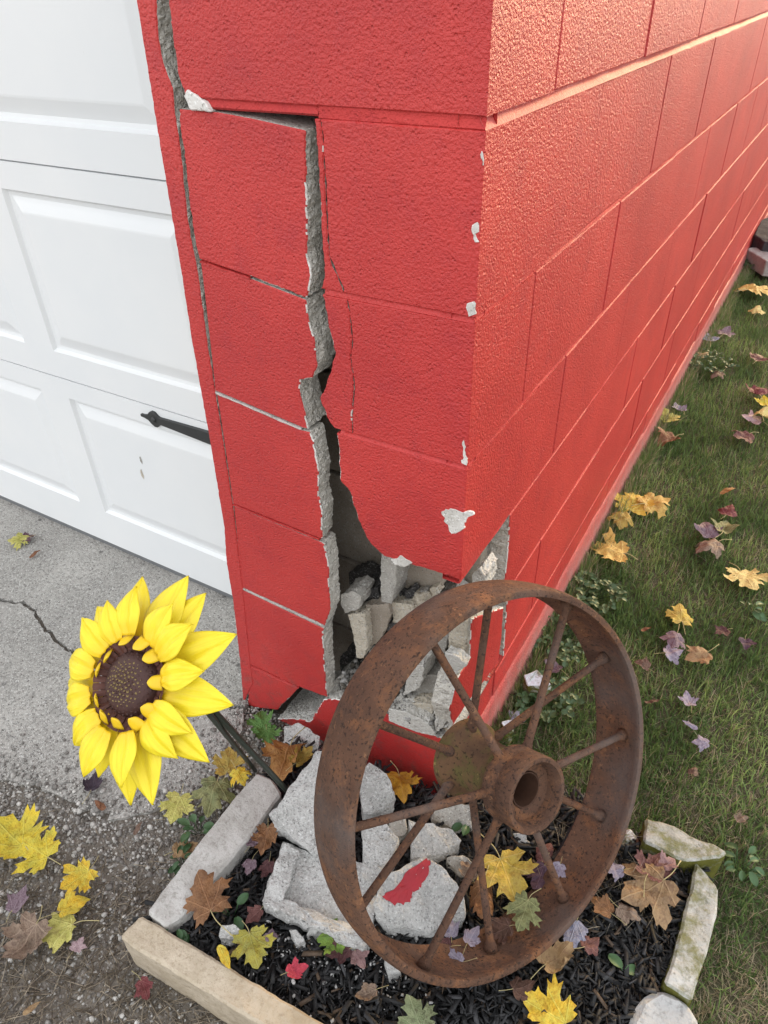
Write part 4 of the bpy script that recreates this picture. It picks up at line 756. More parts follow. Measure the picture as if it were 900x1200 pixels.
# pale mortar edges showing in the left bed joints
for S, e in ((L1, 1), (L2, 1), (L3, 1), (L4, 1), (L5, 1)):
    (xa, za), (xb, zb_) = (S[2][1], S[2][0]) if len(S[2]) > 1 else (S[2][-1], S[1][-1])
    bm = bmesh.new(); n = 60; rg = []
    for i in range(n+1):
        t = i/n; x = xa+(xb-xa)*t; z = za+(zb_-za)*t-.0032+.0008*mnoise.noise(Vector((x*40, 3, 1))); w = .0013+.0012*mnoise.noise(Vector((x*70, z*70, 1))); d = .0012+.002*max(0, mnoise.noise(Vector((x*40, z*40, 4))))
        rg.append([bm.verts.new(q) for q in ((x, d-.002, z-w), (x, d-.002, z+w), (x, .03, z+w+.001), (x, .03, z-w-.001))])
    for a, b in zip(rg, rg[1:]):
        for q in range(4): bm.faces.new((a[q], b[q], b[(q+1) % 4], a[(q+1) % 4]))
    bm_obj('mortar_joint', bm, 'mortar' if S in (L2, L4) else 'red', GAR)
# inner cells of the pier: webs, back shells, rubble
for k in range(0, 6):
    zt, zb = ZJ(k)-.004, max(ZJ(k+1)+.004, -.1)
    lean = -.012*max(0, k-1)
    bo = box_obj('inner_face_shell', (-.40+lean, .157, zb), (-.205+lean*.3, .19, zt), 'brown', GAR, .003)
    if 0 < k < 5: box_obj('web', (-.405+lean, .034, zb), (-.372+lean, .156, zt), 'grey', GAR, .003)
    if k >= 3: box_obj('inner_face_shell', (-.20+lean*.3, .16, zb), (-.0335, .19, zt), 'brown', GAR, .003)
box_obj('web', (-.198, .0375, ZJ(2)+.004), (-.17, .10, ZJ(1)-.004), 'grey', GAR, .003)
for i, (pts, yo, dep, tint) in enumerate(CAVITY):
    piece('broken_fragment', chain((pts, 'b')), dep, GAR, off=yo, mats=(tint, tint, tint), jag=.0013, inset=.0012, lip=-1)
rs = random.Random(77)
for i in range(26):                                          # packed rubble at the back of the hole
    c = (rs.uniform(-.25, -.03), rs.uniform(.06, .14), rs.uniform(.15, .42)); r_ = rs.uniform(.014, .034); n = 6
    if c[2] > .30 and c[0] < -.16: continue
    top = []
    for a in range(n):
        th = 2*math.pi*(a+rs.uniform(-.35, .35))/n; q = r_*rs.uniform(.65, 1.2); top.append((c[0]+math.cos(th)*q, c[1]+math.sin(th)*q, c[2]+rs.uniform(-.5, .5)*r_))
    chunk('broken_fragment', top, c[2]-r_*1.2, rs.choice(['grey', 'core', 'cream', 'pale', 'brown', 'dark']), GAR, amp=.004, seed=i, shrink=rs.uniform(.6, 1.05), bevel=.002, freq=60)
# bottom course and the right hand remains of the shattered corner
piece('block', chain((BOT_TOP[:-1], 'b'), ([(-.0005, .146)], 'p'), ([(-.0005, -.12)], 's'), ([(-.40, -.12)], 's'), ([(-.415, -.07)], 'b')), .19, GAR, lip=.6, mats=('red', 'pale', 'chipwhite'))
fr = [(u, v) for u, v in R4_FRAG]
piece('block', chain((fr, 'b')), .036, GAR, plane='right', off=.0, lip=.35)
m = R4_MAIN
piece('block', chain(([(m[0][0], ZJ(4)-J)], 'b'), (m[1:-1], 'b'), ([(m[-1][0], ZJ(5)+.004)], 's'), ([(.398, ZJ(5)+.004)], 's'), ([(.398, ZJ(4)-J)], 's')), .19, GAR, plane='right', lip=.6)
wall_block(.002, .1985, -.12, ZJ(5)-J, -.001)
piece('paint_chip', chain((CHIP_BIG, 'b')), .004, GAR, off=-.0008, mats=('chipwhite', 'chipwhite', 'chipwhite'), jag=.0022, inset=.0004)
for c in CHIPS: piece('paint_chip', chain(([(min(x, .0006), z) for x, z in c], 'b')), .004, GAR, off=-.0008, mats=('chipwhite', 'chipwhite', 'chipwhite'), jag=.0020, inset=.0004)
# flared, dust bleached foot of the right wall
bm = bmesh.new(); n = 260; rg = []
for i in range(n+1):
    y = .03+(5.9)*(i/n)**1.6; w = .012*mnoise.noise(Vector((y*3, 1, 0)))+.006*mnoise.noise(Vector((y*14, 2, 0)))
    prof = [(-.05, .07+w), (.0006, .062+w), (.0022, .03+w*.6), (.0075+w*.2, -.02), (.017+w*.3, -.055), (.020+w*.3, -.10), (-.05, -.10)]
    rg.append([bm.verts.new((a, y, b)) for a, b in prof])
for a, b in zip(rg, rg[1:]):
    for q in range(6): bm.faces.new((a[q], b[q], b[q+1], a[q+1]))
bm.faces.new(rg[0])
bm_obj('base_skirt', bm, 'red_base', GAR, True)
# shell of the building behind, so that the inside is dark
box_obj('roof', (-3.9, -.06, 2.19), (.06, 6.1, 2.27), 'roof', GAR)
box_obj('lintel', (-3.6, .0, 2.12), (-.45, .19, 2.185), 'red', GAR)
box_obj('rear_wall', (-3.8, 6.02, -.1), (-.0, 6.1, 2.18), 'red', GAR)
box_obj('left_pier', (-3.8, .0, -.1), (-3.35, .19, 2.18), 'red', GAR)
box_obj('left_wall', (-3.8, .2, -.1), (-3.61, 6.0, 2.18), 'red', GAR)

# garage door
DR = empty('garage_door'); DR.parent = GAR
DY = .242
def section(z0, z1, pz0, pz1):
    bm = bmesh.new(); xs = [-.46-.61*i for i in range(6)]
    def q(a, b, c, d): bm.faces.new([bm.verts.new(p) for p in (a, b, c, d)])
    px1 = -.68
    cells = []
    x = -.63
    for i in range(5): cells.append((x-.61, x)); x -= .61
    q((-.63, DY, z0), (-.44, DY, z0), (-.44, DY, z1), (-.63, DY, z1))
    for a, b in cells:
        rings = [((a, z0), (b, z1), 0), ((a+.054, pz0), (b-.050, pz1), 0), ((a+.060, pz0+.006), (b-.056, pz1-.006), .009), ((a+.068, pz0+.014), (b-.064, pz1-.014), .010),
                 ((a+.096, pz0+.042), (b-.092, pz1-.042), .0015), ((a+.100, pz0+.046), (b-.096, pz1-.046), .001)]
        R_ = [[(p[0], DY+d, p[1]), (r[0], DY+d, p[1]), (r[0], DY+d, r[1]), (p[0], DY+d, r[1])] for p, r, d in rings]
        for A, B_ in zip(R_, R_[1:]):
            for i in range(4): q(A[i], A[(i+1) % 4], B_[(i+1) % 4], B_[i])
        q(*R_[-1])
    bmesh.ops.remove_doubles(bm, verts=bm.verts[:], dist=.0002)
    # turned-in top and bottom edges
    q((-3.68, DY, z1), (-.44, DY, z1), (-.44, DY+.03, z1+.004), (-3.68, DY+.03, z1+.004)); q((-3.68, DY, z0), (-.44, DY, z0), (-.44, DY+.03, z0+.002), (-3.68, DY+.03, z0+.002))
    bmesh.ops.remove_doubles(bm, verts=bm.verts[:], dist=.0002)
    return bm_obj('door_section', bm, 'door', DR)
zs = [-.028, .503, .994, 1.485, 1.976, 2.3]
pz = [(.093, .449), (.575, .938), (1.066, 1.429), (1.557, 1.92), (2.02, 2.2)]
for i in range(5): section(zs[i]+.0016, zs[i+1]-.0016, *pz[i])
box_obj('door_backing', (-3.7, DY+.032, -.03), (-.44, DY+.05, 2.2), 'void', DR)
box_obj('bottom_seal', (-3.68, DY+.003, DZ+.001), (-.44, DY+.03, -.027), 'seal', DR)
# black strap with spear tip
bm = bmesh.new(); hx0, hx1, hz = -.925, -.58, .468
half = [(0, .003), (.010, .0035), (.022, .007), (.030, .016), (.038, .0205), (.047, .0195), (.054, .013), (.060, .0095), (.075, .0105), (.20, .0165), (.345, .019)]
top = [(hx0+a, DY-.006, hz+.004-a*.02+b) for a, b in half]; bot = [(hx0+a, DY-.006, hz+.004-a*.02-b) for a, b in half]
loop = top+bot[::-1]; A = [bm.verts.new((p[0], p[1]+.0012, p[2])) for p in loop]; F = [bm.verts.new((p[0]+.0004, p[1], hz+.004-(p[0]-hx0)*.02+(p[2]-hz-.004+(p[0]-hx0)*.02)*.88)) for p in loop]; C_ = [bm.verts.new((p[0], DY+.002, p[2])) for p in loop]
bm.faces.new(F)
for a, b in ((F, A), (A, C_)):
    for i in range(len(loop)): bm.faces.new((a[i], a[(i+1) % len(loop)], b[(i+1) % len(loop)], b[i]))
bm_obj('strap_hinge', bm, 'black_iron', DR)
bm = bmesh.new(); bmesh.ops.create_uvsphere(bm, u_segments=14, v_segments=8, radius=.0075, matrix=Matrix.Translation((hx0+.042, DY-.006, hz+.003)) @ Matrix.Diagonal((1, .6, 1, 1)))
bm_obj('rivet', bm, 'black_iron', DR, True)
for (x, z, w, h, m) in ((-.975, .330, .004, .012, 'grey'), (-.985, .285, .005, .016, 'cream')):   # scuffs
    bm = bmesh.new(); pts = [(x-w, z-h*.4), (x+w*.4, z-h), (x+w, z-h*.3), (x+w*.3, z+h), (x-w*.8, z+h*.6)]
    bm.faces.new([bm.verts.new((a, DY+.0004, b)) for a, b in pts]); bm_obj('scuff_mark', bm, m, DR)

# ------------------------------------------------------------------ iron wheel leaning on the broken corner
WH = empty('iron_wheel'); tag(WH, 'rusty iron spoked implement wheel leaning against the broken garage corner', 'wheel')
wm = Matrix.Identity(4)
for i in range(3): wm[i][0] = WHEEL_U[i]; wm[i][1] = WHEEL_V[i]; wm[i][2] = WHEEL_N[i]; wm[i][3] = WHEEL_C[i]
WH.matrix_world = wm
R, W2 = WHEEL_R, WHEEL_W/2
prof = []
for i in range(13):                                         # crowned tread
    t = -1+2*i/12; prof.append((R-.0005+.0055*(1-t*t)-.001*abs(t)**8, t*W2))
prof += [(R-.005, W2+.0012), (R-.0115, W2), (R-.0125, W2-.004), (R-.0095, W2-.012)]
for i in range(9):
    t = 1-2*(i+1)/10; prof.append((R-.0085+.0042*(1-t*t), t*(W2-.012)))
prof += [(R-.0095, -W2+.012), (R-.0125, -W2+.004), (R-.0115, -W2), (R-.005, -W2-.0012)]
lathe('rim', prof, 'rust', WH, 144, .0012)
hubp = [(.058, -.080), (.061, -.077), (.061, -.060), (.058, -.056), (.049, -.050), (.044, -.036), (.042, .0), (.044, .016), (.050, .024), (.0545, .030), (.0555, .036), (.0545, .046), (.052, .049), (.052, .0545), (.0545, .058), (.0550, .080), (.0535, .0835), (.0490, .0835), (.0465, .079), (.0440, .062), (.0285, .060), (.0265, .057), (.0265, -.074), (.0, -.075), (.0, -.080)]
lathe('hub', hubp, 'hub', WH, 56, .0009)
lathe('hub_sleeve', [(.0556, .0295), (.0568, .036), (.0556, .0465), (.0535, .0495), (.0535, .054), (.0557, .0575), (.0562, .0805), (.0545, .0848), (.0485, .0848), (.0455, .0795), (.0425, .0632), (.0280, .0612), (.0258, .058), (.0258, -.07), (.0264, -.07), (.0264, .028), (.050, .0295)], 'rust', WH, 56, .0007)
lathe('hub_bore', [(.0257, .0615), (.0257, -.071), (.0, -.071), (.0, -.069), (.0245, -.069), (.0245, .0615)], 'bore', WH, 40)
for i, a in enumerate(SPOKES):
    fr_ = i % 2 == 0; e = Vector((math.cos(a), math.sin(a), 0))
    hz_ = .036 if fr_ else -.058; rz = .006 if fr_ else -.006; r0_ = .045 if fr_ else .048
    p0 = e*r0_+Vector((0, 0, hz_)); p1 = e*(R-.005)+Vector((0, 0, rz)); d = (p1-p0)
    ts = [0, .04, .08, .5, .93, .965, 1.0]; rr = [.0090, .0084, .0064, .0059, .0062, .0092, .0112]
    sp = tube('spoke', [p0+d*t for t in ts], rr, 'rust', WH, 12)

# ------------------------------------------------------------------ border stones and rubble
for i, (kind, top, z0, lab) in enumerate(STONES):
    o = chunk('border_stone' if i < 6 else 'stone', top, z0, 'st_'+kind, None, amp={'beige': .0022, 'grey': .0024, 'rounded': .003}.get(kind, .0036), cuts=5, seed=20+i, bevel=.009 if kind in ('rounded', 'whiteblue') else .004, freq=22, shrink=1.0)
    tag(o, lab, 'stone', 'stones edging the mulch bed' if i < 6 else 'stones at the far end')
RM = {'H': 'grey', 'I': 'grey', 'G': 'core', 'M': 'st_whiteblue', 'N': 'st_whiteblue'}
for i, (nm, key, top, z0, lab) in enumerate(RUBBLE):
    o = chunk(nm, top, z0, RM.get(key, 'rubble'), None, amp=.0046, cuts=6, seed=i, bevel=.0016, freq=44, shrink=.97)
    tag(o, lab, 'rubble', 'broken block pieces')
    if key == 'B':
        for f in B_FLANGES: chunk('flange', [(x, y, z+random.uniform(-.012, .004)) for x, y, z in f], .02, 'rubble', o, amp=.0062, cuts=6, seed=40, bevel=.0015, freq=48)
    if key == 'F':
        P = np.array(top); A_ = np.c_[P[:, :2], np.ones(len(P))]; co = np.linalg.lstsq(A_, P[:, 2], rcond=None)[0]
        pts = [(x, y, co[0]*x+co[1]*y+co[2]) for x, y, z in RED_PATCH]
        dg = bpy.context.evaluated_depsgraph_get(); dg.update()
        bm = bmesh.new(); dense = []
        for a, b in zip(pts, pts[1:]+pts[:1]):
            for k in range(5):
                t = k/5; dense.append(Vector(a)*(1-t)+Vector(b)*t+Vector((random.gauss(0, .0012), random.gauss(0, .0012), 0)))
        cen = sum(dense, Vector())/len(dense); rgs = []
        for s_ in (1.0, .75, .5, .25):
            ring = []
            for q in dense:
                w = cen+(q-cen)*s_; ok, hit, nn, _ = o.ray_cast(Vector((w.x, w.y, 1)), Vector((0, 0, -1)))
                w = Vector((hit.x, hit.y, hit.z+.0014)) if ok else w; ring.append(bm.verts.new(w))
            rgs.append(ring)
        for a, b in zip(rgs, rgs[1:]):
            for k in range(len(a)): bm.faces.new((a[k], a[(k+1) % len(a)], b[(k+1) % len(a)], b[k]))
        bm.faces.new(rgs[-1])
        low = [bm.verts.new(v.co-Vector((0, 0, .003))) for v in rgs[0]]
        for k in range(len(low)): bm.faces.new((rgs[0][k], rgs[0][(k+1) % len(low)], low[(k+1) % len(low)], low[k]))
        bm_obj('red_paint_patch', bm, 'red_shaded', o)
tag(chunk('charred_bark', BARK, .03, 'char', None, amp=.007, cuts=4, seed=71, bevel=.003, freq=50), 'piece of black charred bark leaning inside the right of the wheel rim', 'bark')

# ------------------------------------------------------------------ sunflower garden stake
SF = empty('sunflower_stake', STAKE); tag(SF, 'painted metal sunflower on a dark green stake beside the grey border stone', 'garden ornament')
fm = Matrix.Identity(4); nz = Vector(FLOWER_N).normalized(); ux = (Vector(FLOWER_UP)-nz*Vector(FLOWER_UP).dot(nz)).normalized(); uy = nz.cross(ux)
for i in range(3): fm[i][0] = ux[i]; fm[i][1] = uy[i]; fm[i][2] = nz[i]; fm[i][3] = FLOWER_C[i]-STAKE[i]
def petal_mesh(r0, r1, w, z_of, cup, ripple, tip=1.0, seed=0):
    nu, nv = 19, 17; bm = bmesh.new(); g = []; rs = random.Random(seed); bend = rs.uniform(-.009, .009)
    for i in range(nu):
        t = i/(nu-1); x = r0+(r1-r0)*t
        ww = w*(.50+.50*math.sin(min(1, t/.42)*math.pi/2)) if t < .42 else w*max(0, 1-((t-.42)/.58)**1.55)**.95
        ww = max(ww, .0004)
        row = []
        for j in range(nv):
            s = -1+2*j/(nv-1); y = s*ww*.5
            z = z_of(t)+cup*s*s*math.sin(math.pi*t)*w+ripple*(1.1*min(abs(s), .45)-.8*max(0, abs(s)-.45)+.5*max(0, abs(s)-.8))*(.35+.65*math.sin(math.pi*min(1, t*.95+.05)))+.0012*mnoise.noise(Vector((t*5, s*2, seed)))
            row.append(bm.verts.new((x, y+bend*t*t, z)))
        g.append(row)
    for i in range(nu-1):
        for j in range(nv-1): bm.faces.new((g[i][j], g[i+1][j], g[i+1][j+1], g[i][j+1])).smooth = True
    me = bpy.data.meshes.new('petal'); bmesh.ops.recalc_face_normals(bm, faces=bm.faces[:])
    bmesh.ops.solidify(bm, geom=bm.faces[:], thickness=.0007); bm.to_mesh(me); bm.free(); me.materials.append(MAT['petal']); return me
outer = [petal_mesh(.046, .1265, .047, lambda t, q=q: .002-.004*t-(.022+q)*t*t, -.02, .0085, seed=i) for i, q in enumerate((0, .010, -.008, .004, -.014))]
inner = [petal_mesh(.0500, .103, .0365, lambda t, q=q: .0125+.006*math.sin(t*2.6)-(.010+q)*t*t, -.02, .0085, seed=9+i) for i, q in enumerate((0, .008, -.006, .012, -.012))]
def place(me, name, ang, scale=1.0, tilt=0.0):
    o = link(name, me, [], SF)
    o.matrix_parent_inverse = Matrix.Identity(4)
    o.matrix_local = fm @ Matrix.Rotation(ang, 4, 'Z') @ Matrix.Rotation(tilt, 4, 'Y') @ Matrix.Scale(scale, 4); return o
rs = random.Random(5)
for k in range(13):
    place(outer[(k*2) % 5], 'petal', 2*math.pi*(k+.5)/13+rs.uniform(-.10, .10), rs.uniform(.93, 1.04), rs.uniform(-.06, .06))
for k in range(13):
    place(inner[(k*2) % 5], 'petal', 2*math.pi*k/13+.02+rs.uniform(-.10, .10), rs.uniform(.94, 1.05), rs.uniform(-.05, .05))
def curl_mesh():
    bm = bmesh.new(); g = []; nu, nv = 9, 7
    for i in range(nu):
        t = i/(nu-1); a = t*1.5; x = .0530-.0130*math.sin(a*.95); z = .0125+.0095*math.sin(min(a, 1.25)*1.1)+.001*t; ww = .0180*(1-.25*t)*(1-t**4)**.6+.0006
        g.append([bm.verts.new((x, (-1+2*j/(nv-1))*ww*.5, z-.004*(-1+2*j/(nv-1))**2)) for j in range(nv)])
    for i in range(nu-1):
        for j in range(nv-1): bm.faces.new((g[i][j], g[i+1][j], g[i+1][j+1], g[i][j+1])).smooth = True
    bmesh.ops.recalc_face_normals(bm, faces=bm.faces[:]); bmesh.ops.solidify(bm, geom=bm.faces[:], thickness=.0007)
    me = bpy.data.meshes.new('curled_petal'); bm.to_mesh(me); bm.free(); me.materials.append(MAT['petal_tip']); return me
cm = curl_mesh()
for k in range(11): place(cm, 'curled_petal', 2*math.pi*(k+.5)/11+rs.uniform(-.10, .10), rs.uniform(.9, 1.03), rs.uniform(-.04, .04))
bm = bmesh.new()                                            # ring of dark bracts
for k in range(36):
    a = 2*math.pi*k/36; w = .0041; c, s = math.cos(a), math.sin(a); tz = .002*(k % 2)
    row = []
    for r_, z_ in ((.030, .001), (.040, .001+tz*.6), (.0470, .0060+tz*.5), (.0515, .0090+tz*.2)):
        ww = w*(r_/.05); row.append([bm.verts.new((r_*c-d*s, r_*s+d*c, z_+(.0011 if d == 0 else 0))) for d in (-ww, 0, ww)])
    for A, B_ in zip(row, row[1:]):
        for j in range(2): bm.faces.new((A[j], B_[j], B_[j+1], A[j+1]))
o = bm_obj('bract_ring', bm, 'bract', SF); o.matrix_local = fm
o = lathe('seed_head', [(.0, -.004), (.049, -.002), (.049, .0005), (.0365, .001), (.0355, .005), (.0325, .0095), (.027, .0135), (.017, .0162), (.006, .0174), (.0, .0175)], 'seed', SF, 40); o.matrix_local = fm
bm = bmesh.new()
for k in range(170):
    r_ = .0345*math.sqrt((k+.5)/170); a = k*2.39996; zz = .0174-.0125*(r_/.0375)**2.3
    bmesh.ops.create_icosphere(bm, subdivisions=1, radius=.0019, matrix=Matrix.Translation((r_*math.cos(a), r_*math.sin(a), zz)) @ Matrix.Diagonal((1, 1, 1.2, 1)))
for f in bm.faces: f.material_index = 1 if (f.calc_center_median().xy.length < .026 and int(f.calc_center_median().x*900+f.calc_center_median().y*700) % 2 == 0) else 0
o = bm_obj('seeds', bm, ['seed', 'seedtip'], SF, True); o.matrix_local = fm
o = lathe('calyx', [(.0, -.018), (.010, -.018), (.020, -.010), (.044, -.004), (.044, -.0022), (.0, -.0022)], 'stake', SF, 24); o.matrix_local = fm
S0 = Vector(STAKE); hb = Vector(FLOWER_C)-nz*.014
def loc(v): return Vector(v)-S0
tube('stem', smooth_path([loc(hb)]+[loc(q) for q in STEM_MID]+[loc(S0-Vector((0, 0, .05)))]), .0048, 'stake', SF, 12)
tube('stem_prong', smooth_path([loc(STEM_MID[0])]+[loc(q) for q in STEM2_MID]+[loc(Vector(STAKE2)-Vector((0, 0, .03)))]), .0042, 'stake', SF, 12)

# ------------------------------------------------------------------ fallen leaves
HALF = dict(
 M=[(.10, -.10), (.26, -.16), (.33, -.07), (.47, -.10), (.44, .02), (.53, .08), (.40, .14), (.34, .20), (.50, .25), (.66, .28), (.61, .37), (.75, .50), (.57, .50), (.55, .62), (.40, .54), (.25, .49), (.30, .63), (.35, .76), (.20, .75), (.14, .87)],
 R=[(.10, -.06), (.26, -.03), (.36, .06), (.40, .16), (.36, .22), (.48, .30), (.62, .47), (.60, .54), (.46, .53), (.40, .62), (.26, .55), (.24, .66), (.22, .76), (.12, .88)],
 S=[(.06, .02), (.12, .10), (.16, .25), (.18, .42), (.15, .60), (.11, .76), (.05, .90)])
def leaf(c, size, yaw, col, shape, curl, label, i):
    rs = random.Random(100+i); h = HALF[shape]
    fat = rs.uniform(0, .42); wide = rs.uniform(.82, 1.08); sk = rs.uniform(-.18, .18)
    def asym(q):
        dx, dy = q[0], q[1]-.3; r_ = math.hypot(dx, dy); f_ = 1+fat*max(0, .50-r_)*1.6
        return ((dx*f_*rs.uniform(.88, 1.12))*wide, .3+dy*f_+rs.uniform(-.035, .035))
    pts = [(0, 0)]+[asym(q) for q in h]+[(rs.uniform(-.04, .04), 1.0)]+[(-x, y) for x, y in [asym(q) for q in h[::-1]]]
    fine = []
    for (x1, y1), (x2, y2) in zip(pts, pts[1:]+pts[:1]):
        fine += [(x1, y1), ((x1+x2)/2+rs.gauss(0, .008), (y1+y2)/2+rs.gauss(0, .008))]
    cx, cy = 0, .30; n = len(fine); bm = bmesh.new()
    sg = 1 if rs.random() < .6 else -1; kx = curl*rs.uniform(.9, 2.5)*sg; ky = curl*rs.uniform(-1.1, 1.1); ph = rs.uniform(0, 9); wav = .05+.10*curl
    def bend(x, y):
        x += sk*(y-.3)*abs(y-.3); y -= .42; z = 0
        if abs(kx) > 1e-3: z += (1-math.cos(kx*x))/kx; x = math.sin(kx*x)/kx
        z += ky*y*y*.7
        z += wav*mnoise.noise(Vector((x*2.6+ph, y*2.6, ph)))+(.03+.05*curl)*mnoise.noise(Vector((x*6.5+ph, y*6.5, ph)))+.018*mnoise.noise(Vector((x*15+ph, y*15, ph)))
        return (x, y, z)
    rings = [[bm.verts.new(bend(cx+(x-cx)*s, cy+(y-cy)*s)) for x, y in fine] for s in (1, .85, .7, .55, .4, .25, .12)]
    mid = bm.verts.new(bend(cx, cy))
    for A, B_ in zip(rings, rings[1:]):
        for k in range(n): bm.faces.new((A[k], A[(k+1) % n], B_[(k+1) % n], B_[k])).smooth = True
    for k in range(n): bm.faces.new((rings[-1][k], rings[-1][(k+1) % n], mid)).smooth = True
    for f in bm.faces:
        f.normal_update()
        if f.normal.z < 0: f.normal_flip()
    o = bm_obj('fallen_leaf', bm, leafmat(col), recalc=False)
    s = size/(1.3 if shape == 'M' else 1.12); zmin = min(v.co.z for v in o.data.vertices)
    o.scale = (s, s, s); o.location = (c[0], c[1], c[2]+max(0, -zmin*s*.55)+.001)
    o.rotation_euler = (rs.uniform(-.14, .14), rs.uniform(-.14, .14), yaw-math.pi/2)
    tag(o, label, 'leaf', 'fallen leaves')
    if shape != 'S':
        L = rs.uniform(.35, .75); sx = rs.uniform(-.25, .25); b0 = bend(0, .0)
        tube('stalk', smooth_path([(b0[0], b0[1]+.02, b0[2]), (b0[0]+sx*.2, b0[1]-L*.4, b0[2]+.03), (b0[0]+sx, b0[1]-L, b0[2]-.02)], 5), [.011]*10+[.018], 'stalk', o, 6)
for i, L in enumerate(LEAVES): leaf(*L, i)

# ------------------------------------------------------------------ weeds
def weed(c, h, n, mk, lab, i):
    rs = random.Random(300+i); root = empty('weed', c); tag(root, lab, 'weed', 'weeds')
    bm = bmesh.new(); g = []
    for a in range(7):
        t = a/6; w = math.sin(math.pi*min(1, t*.92+.06))**.6*.36
        g.append([bm.verts.new((s*w, t, .10*math.sin(t*3)+.12*abs(s)**2)) for s in (-1, -.5, 0, .5, 1)])
    for a, b in zip(g, g[1:]):
        for j in range(4): bm.faces.new((a[j], a[j+1], b[j+1], b[j])).smooth = True
    me = bpy.data.meshes.new('leaf_blade'); bm.to_mesh(me); bm.free(); me.materials.append(MAT[mk])
    if mk == 'w3': n = int(n*3.2)
    spread = h*.75 if mk != 'w3' else h*1.7
    for k in range(n):
        a = rs.uniform(0, 2*math.pi); r_ = math.sqrt(rs.uniform(.05, 1))*spread; hh = h*rs.uniform(.25, .7); s = rs.uniform(.014, .026) if mk != 'w3' else rs.uniform(.010, .017)
        tip = Vector((r_*.55*math.cos(a), r_*.55*math.sin(a), hh)) if mk != 'w3' else Vector((r_*math.cos(a), r_*math.sin(a), hh*.8))
        for q in range(3 if mk == 'w3' else 1):
            o = link('leaf_blade', me, [], root); o.location = tip; o.scale = (s*(1.25 if mk == 'w3' else .9), s, s)
            o.rotation_euler = (rs.uniform(-.5, .25), rs.uniform(-.35, .35), a-math.pi/2+rs.uniform(-.5, .5)+q*2.09)
        tube('stalk', [(tip.x*.3, tip.y*.3, 0), (tip.x*.8, tip.y*.8, hh*.6), tip], .0007, mk, root, 4)
for i, w in enumerate(WEEDS): weed(*w, i)

# ------------------------------------------------------------------ uncountable stuff: grass, gravel, mulch, straw
def n2(x, y, s, o=0.0): return np.array([mnoise.noise(Vector((a*s+o, b*s-o, o))) for a, b in zip(x, y)])
def on_stone(x, y): 
    r = np.zeros(len(x), bool)
    for k, top, z0, lab in STONES: r |= inpoly(x, y, [(t[0], t[1]) for t in top])
    return r
def blades(name, x, y, z, hgt, wid, lean, cols, mat, rng):
    n = len(x); a = rng.uniform(0, 2*np.pi, n); la = rng.uniform(0, 2*np.pi, n); ln = np.abs(rng.normal(0, lean, n))
    dx, dy = np.cos(a)*wid/2, np.sin(a)*wid/2; lx, ly = np.cos(la)*ln*hgt, np.sin(la)*ln*hgt
    hz = hgt*np.clip(1-.45*ln**2, .12, 1)
    V = np.zeros((n, 5, 3))
    V[:, 0] = np.c_[x-dx, y-dy, z]; V[:, 1] = np.c_[x+dx, y+dy, z]
    V[:, 2] = np.c_[x-dx*.8+lx*.4, y-dy*.8+ly*.4, z+hz*.62]; V[:, 3] = np.c_[x+dx*.8+lx*.4, y+dy*.8+ly*.4, z+hz*.62]
    V[:, 4] = np.c_[x+lx, y+ly, z+hz]
    F = np.array([(0, 1, 3), (0, 3, 2), (2, 3, 4)])
    F = (F[None]+(np.arange(n)*5)[:, None, None]).reshape(-1, 3)
    return np_mesh(name, V.reshape(-1, 3), F, np.repeat(cols, 5, 0), mat)
rng = RNG
N = 330000
yy = rng.uniform(0, 1, N)**1.7*6.2-.75; xx = .02+rng.uniform(0, 1, N)**1.15*(.95+.30*np.clip(yy, 0, 6))
keep = ~inpoly(xx, yy, BED) & ~on_stone(xx, yy) & ((xx > .022) | (yy < 0))
xx, yy = xx[keep], yy[keep]
lawn_poly = LAWN
k2 = inpoly(xx, yy, lawn_poly); xx, yy = xx[k2], yy[k2]
pn = n2(xx, yy, 5.0, 1.0); pn2 = n2(xx, yy, 17.0, 4.0); r1 = rng.uniform(0, 1, len(xx))
dry = np.clip(.16+.55*pn+.35*pn2+1.0*np.clip((.42-yy)*1.3, 0, .95), 0, .92)
isdry = r1 < dry*.85
thin = (rng.uniform(0, 1, len(xx)) < np.clip(.75+.6*pn2, .3, 1)); xx, yy, pn, pn2, isdry = xx[thin], yy[thin], pn[thin], pn2[thin], isdry[thin]
n = len(xx); t = rng.uniform(0, 1, (n, 1)); g1, g2 = np.array((.075, .15, .045)), np.array((.30, .42, .15)); s1, s2 = np.array((.30, .24, .16)), np.array((.62, .54, .39))
cols = np.where(isdry[:, None], s1+(s2-s1)*t, g1+(g2-g1)*t*(.55+1.0*np.clip(pn[:, None]*1.3+.35, 0, 1)))
hgt = np.where(isdry, rng.uniform(.018, .055, n), rng.uniform(.018, .048, n)); lean = np.where(isdry, 1.3, .75)
tag(blades('grass', xx, yy, np.full(n, -.06), hgt, np.where(isdry, .0013, .0026), lean, cols, 'grass', rng), 'short green autumn lawn grass mixed with dry straw blades', 'grass', kind='stuff')

N = 26000; y = rng.uniform(0, 1, N)**1.5*5.9+.03; x = .016+np.abs(rng.normal(0, .016, N)); t = rng.uniform(0, 1, (N, 1))
cols = np.where(rng.uniform(0, 1, (N, 1)) < .3, s1+(s2-s1)*t*.7, g1+(g2-g1)*t*.8)
tag(blades('grass', x, y, np.full(N, -.06), rng.uniform(.03, .075, N), np.full(N, .0024), .6, cols, 'grass', rng), 'longer grass left uncut along the foot of the red wall', 'grass', kind='stuff')

